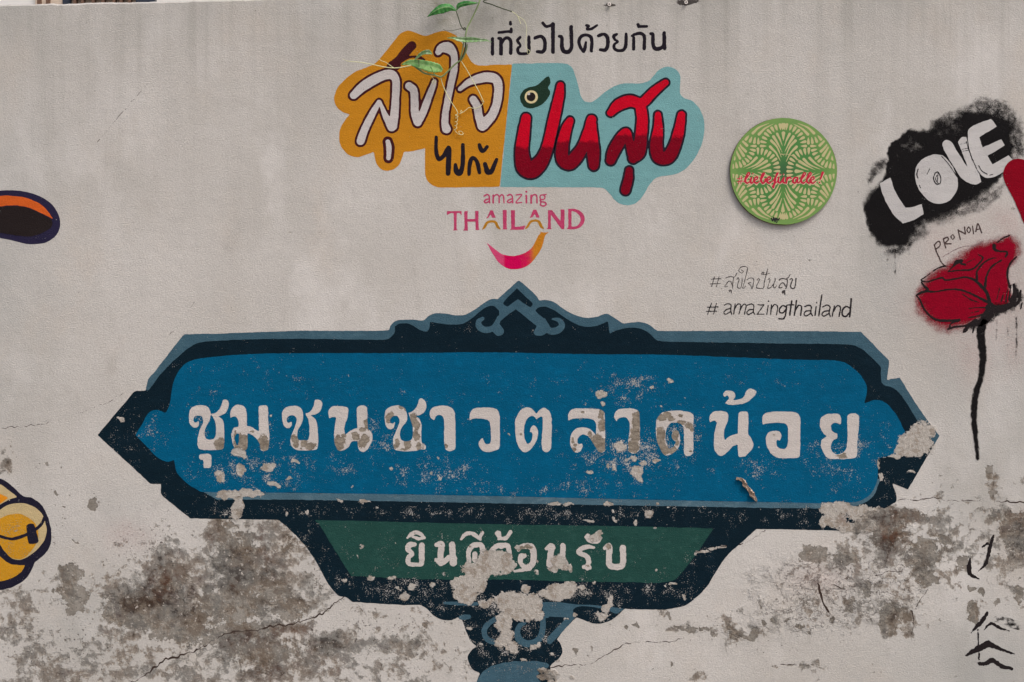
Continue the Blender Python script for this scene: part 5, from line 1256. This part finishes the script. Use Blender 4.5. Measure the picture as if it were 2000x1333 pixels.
def leaf(mid, widths, mat, side=(0, 1), fold=.3, serr=.06, wide2=None, label=None):
    """mid: midrib points (px, py, d); widths left/right in sheet units at each; blade with serrated margin and a folded rib"""
    m = catmull(mid, False, 8)
    n = len(m)
    wl_ = np.interp(np.linspace(0, 1, n), np.linspace(0, 1, len(widths)), [w[0] for w in widths])
    wr_ = np.interp(np.linspace(0, 1, n), np.linspace(0, 1, len(widths)), [w[1] for w in widths])
    V, F, vein = [], [], []
    K = 4
    for i in range(n):
        t = m[min(i+1, n-1)] - m[max(i-1, 0)]
        L_ = math.hypot(t[0], t[1]) + 1e-6
        nx_, ny_ = -t[1]/L_, t[0]/L_
        sr = 1 + serr*(1 if i % 3 == 0 else (-.6 if i % 3 == 1 else .1))
        for q in range(-K, K + 1):
            f = q/K
            w = (wr_[i] if f > 0 else wl_[i])*abs(f)*(sr if abs(q) == K else 1)
            sx = nx_*w*(1 if f > 0 else -1); sy = ny_*w*(1 if f > 0 else -1)
            V.append(P(m[i][0] + sx, m[i][1] + sy, m[i][2] + fold*w*S*(1 - .35*abs(f)) + .0012*math.sin(i*1.3)*abs(f)))
            vein.append(1.0 if q == 0 else (.45 if (i + abs(q)) % 4 == 0 else 0.0))
    R2 = 2*K + 1
    for i in range(n - 1):
        for q in range(2*K):
            F.append((i*R2+q, i*R2+q+1, (i+1)*R2+q+1, (i+1)*R2+q))
    me = bpy.data.meshes.new('leaf'); me.from_pydata([tuple(v) for v in V], [], F)
    a = me.attributes.new('vein', 'FLOAT', 'POINT'); a.data.foreach_set('value', np.array(vein, np.float32))
    me.update()
    for p in me.polygons: p.use_smooth = True
    o = link_mesh('leaf', me, mat, vine, label)
    md = o.modifiers.new('thickness', 'SOLIDIFY'); md.thickness = .0006
    return o
v, _ = tf(820, 0, .12)
def Q(*p): return [(820 + a*.12, b*.12) + tuple(c) for a, b, *c in p]
leaf(Q((590,175,.045),(480,120,.05),(350,130,.055),(230,190,.055),(118,280,.05)), [(1,1),(9,6),(12,7),(7.5,3.5),(.3,.3)], m_leaf, fold=-.5)
leaf(Q((598,170,.045),(640,95,.05),(740,60,.055),(860,55,.06),(960,50,.06)), [(.8,.8),(5,4.5),(5,5),(2.8,2.8),(.3,.3)], m_leaf, fold=-.5)
leaf(Q((745,650,.05),(640,640,.055),(540,618,.06),(440,622,.06)), [(5,5),(4.5,4.2),(2.2,1.6),(.3,.3)], m_leaf3, fold=.9)
leaf(Q((745,650,.05),(860,650,.055),(980,655,.06),(1080,660,.062),(1170,688,.065)), [(5,5),(5,5),(3,3),(1.8,1.8),(.2,.2)], m_leaf3, fold=.9)
def R(*p): return [(660 + a*.15, 80 + b*.15) + tuple(c) for a, b, *c in p]
leaf(R((830,310,.03),(930,290,.035),(1060,300,.04),(1200,330,.04),(1300,360,.035),(1360,390,.03)), [(1,1),(6,4),(8,9),(9,12),(9,9),(3,3)], m_leaf2, fold=.25)
leaf(R((1000,250,.04),(1050,200,.045),(1110,160,.05),(1180,150,.055),(1230,175,.055)), [(1,1),(3,2.5),(4,3),(5,4.5),(.5,.5)], m_leaf3, fold=.7)
leaf([(900,-60,.05),(880,-40,.06),(862,-22,.07),(850,0,.06)], [(2,2),(14,14),(12,12),(.5,.5)], m_leaf, fold=-.3)
leaf([(960,-70,.05),(975,-50,.06),(985,-34,.07),(992,-18,.06)], [(2,2),(12,12),(10,10),(.5,.5)], m_leaf, fold=-.3)
r0 = .0016
tube('stem', [(930,-60,-.10,.0024),(935,-45,-.03,.0024),(940,-34,.03,.0022),(939,-10,.045,.002)] + [q + (r0,) for q in Q((960,60,.05),(870,260,.045),(780,440,.045),(755,520,.05),(740,600,.05))], m_stem, vine)
tube('stem', [q + (.0015,) for q in Q((745,690,.05),(735,800,.045),(700,910,.04),(660,990,.035))], m_dstem, vine)
tube('stem', [q + (.0015,) for q in Q((770,720,.05),(755,820,.045),(715,920,.04),(668,992,.035))], m_stem, vine)
tube('stem', [q + (.0015,) for q in Q((715,690,.05),(695,820,.045),(668,930,.04),(655,990,.035))], m_stem, vine)
tube('petiole', [q + (.0012,) for q in Q((590,180,.045),(630,300,.045),(665,410,.045),(705,475,.045),(735,490,.045),(745,465,.045),(722,455,.047),(715,478,.046))], m_dstem, vine)
tube('petiole', [q + (.0005,) for q in Q((690,462,.04),(620,480,.03),(530,500,.02),(440,505,.012),(375,480,.006))], m_dstem, vine)
tube('stem', [(1026,-30,-.04,.0018),(1008,-12,.02,.0014)] + [q + (.0012,) for q in Q((1040,15,.03),(1180,80,.035),(1340,140,.035),(1500,192,.03))], m_dstem, vine)
tube('tendril', [q + (.0006,) for q in Q((1500,192,.03),(1580,250,.022),(1615,320,.018),(1640,390,.016))], m_tendril, vine)
tube('tendril', [q + (.0004,) for q in Q((1600,270,.014),(1690,330,.01),(1735,430,.008),(1735,560,.008),(1725,700,.008),(1735,790,.008),(1780,820,.009),(1795,855,.01),(1770,880,.01),(1745,855,.01),(1760,825,.009))], m_tendril, vine)
tube('stem', [q + (.0017,) for q in R((1595,255,.035),(1520,310,.035),(1430,400,.035),(1345,468,.035),(1250,445,.035),(1130,425,.035),(1060,380,.035),(1000,335,.036),(960,315,.036))], m_stem, vine)
tube('tendril', [q for q in [a + (b_,) for a, b_ in zip(R((960,318,.036),(860,340,.035),(750,355,.034),(620,345,.033),(450,310,.03),(280,280,.028),(130,265,.026),(60,235,.026)), (.0012,.0011,.001,.001,.0009,.0008,.0006,.0003))]], m_tendril, vine)
tube('tendril', [q + (.0006,) for q in R((730,355,.034),(680,320,.033),(620,280,.032),(570,262,.03),(530,238,.03))], m_tendril, vine)
tube('tendril', [q + (.0008,) for q in R((1340,480,.034),(1360,560,.026),(1410,680,.02),(1470,790,.014),(1545,905,.008),(1560,950,.006),(1530,970,.006),(1560,985,.006))], m_tendril, vine)
tube('tendril', [q + (.0008,) for q in R((1605,265,.034),(1690,400,.026),(1790,580,.018),(1850,690,.012),(1885,770,.008),(1900,800,.006),(1870,780,.006))], m_tendril, vine)
tube('tendril', [q + (.0006,) for q in R((1890,810,.006),(1860,850,.006),(1790,882,.006),(1710,870,.006),(1670,900,.006),(1620,935,.006),(1595,925,.006),(1610,910,.006),(1615,935,.006),(1580,955,.006))], m_tendril, vine)
coil = []
for i in range(26):
    a = i*.9; f = i/25
    coil.append((660 + .15*(1550 - 22*f + 16*math.cos(a)), 80 + .15*(980 + 180*f + 10*math.sin(a)), .006 + .002*math.sin(a)))
tube('tendril', [q + (.0005,) for q in coil + R((1540,1190,.006),(1580,1220,.006),(1630,1220,.006),(1610,1180,.006),(1570,1185,.006),(1600,1225,.006),(1640,1205,.006))], m_tendril, vine, seg=4)
tube('tendril', [q + (.0007,) for q in R((1050,245,.045),(1055,300,.045),(1060,360,.04))], m_dstem, vine)
tube('tendril', [q + (.0009,) for q in R((1210,330,.042),(1240,400,.04),(1262,440,.036))], m_leaf2, vine)
tube('tendril', [q + (.0006,) for q in R((1000,330,.036),(1100,390,.034),(1200,445,.03),(1240,490,.02),(1260,530,.012),(1240,560,.008),(1225,530,.008),(1255,520,.009),(1275,545,.008))], m_tendril, vine)

# ------------------------------------------------------------------ curled scrap on the blue panel, and the two wall hooks
def curled():
    o0 = thing('paint_curl', 1460, 957, 'dry brownish curl of peeled paint hanging on the blue panel', 'paint flake')
    pts = [(0,1438,935,4),(1,1445,936,5),(2,1452,940,6),(3,1455,947,8),(4,1460,953,6),(5,1465,959,7),(6,1469,966,9),(7,1474,973,6),(8,1478,980,1.5)]
    c = catmull([(a[1], a[2], a[3]) for a in pts], False, 5)
    V = []; F = []
    n = len(c); K = 8
    for i in range(n):
        t = c[min(i+1, n-1)] - c[max(i-1, 0)]
        L_ = math.hypot(t[0], t[1]) + 1e-6
        nx_, ny_ = -t[1]/L_, t[0]/L_
        for q in range(K + 1):
            a = math.radians(-110 + 230*q/K + 55*math.sin(i*.42) + 20*math.sin(i*1.9))
            w = c[i][2]*.5*(1 + .15*math.sin(i*1.7 + q))
            V.append(P(c[i][0] + nx_*w*math.sin(a), c[i][1] + ny_*w*math.sin(a), .002 + w*S*(1 - math.cos(a))*.9))
    for i in range(n - 1):
        for q in range(K): F.append((i*(K+1)+q, i*(K+1)+q+1, (i+1)*(K+1)+q+1, (i+1)*(K+1)+q))
    me = bpy.data.meshes.new('flake'); me.from_pydata([tuple(v) for v in V], [], F); me.update()
    for p in me.polygons: p.use_smooth = True
    o = link_mesh('flake', me, plain('flake_brown', obs(168, 148, 132), .8, .2, .8, 160), o0)
    md = o.modifiers.new('thickness', 'SOLIDIFY'); md.thickness = .0008
curled()
m_hook = plain('white_plastic', obs(214, 206, 200), .5, .4, .1, 40)
for px, lab in ((1190, 'smaller white screw eye in a short black smear at the wall top'), (1340, 'white screw eye in the wide black smear, farther right at the wall top')):
    t = thing('screw_eye', px, 8 if px == 1190 else 5, lab, 'hook', 'screw eyes at the wall top')
    y = 9 if px == 1190 else 5
    tube('eye', [(px + 2.6*math.cos(a), y + 2.6*math.sin(a), .006, .0011) for a in [i*math.pi/4 for i in range(9)]], m_hook, t, seg=3)
    tube('shank', [(px, y + 1, .0005, .001), (px, y + 1, .0035, .001), (px, y + 1.5, .006, .001)], m_hook, t, seg=3)
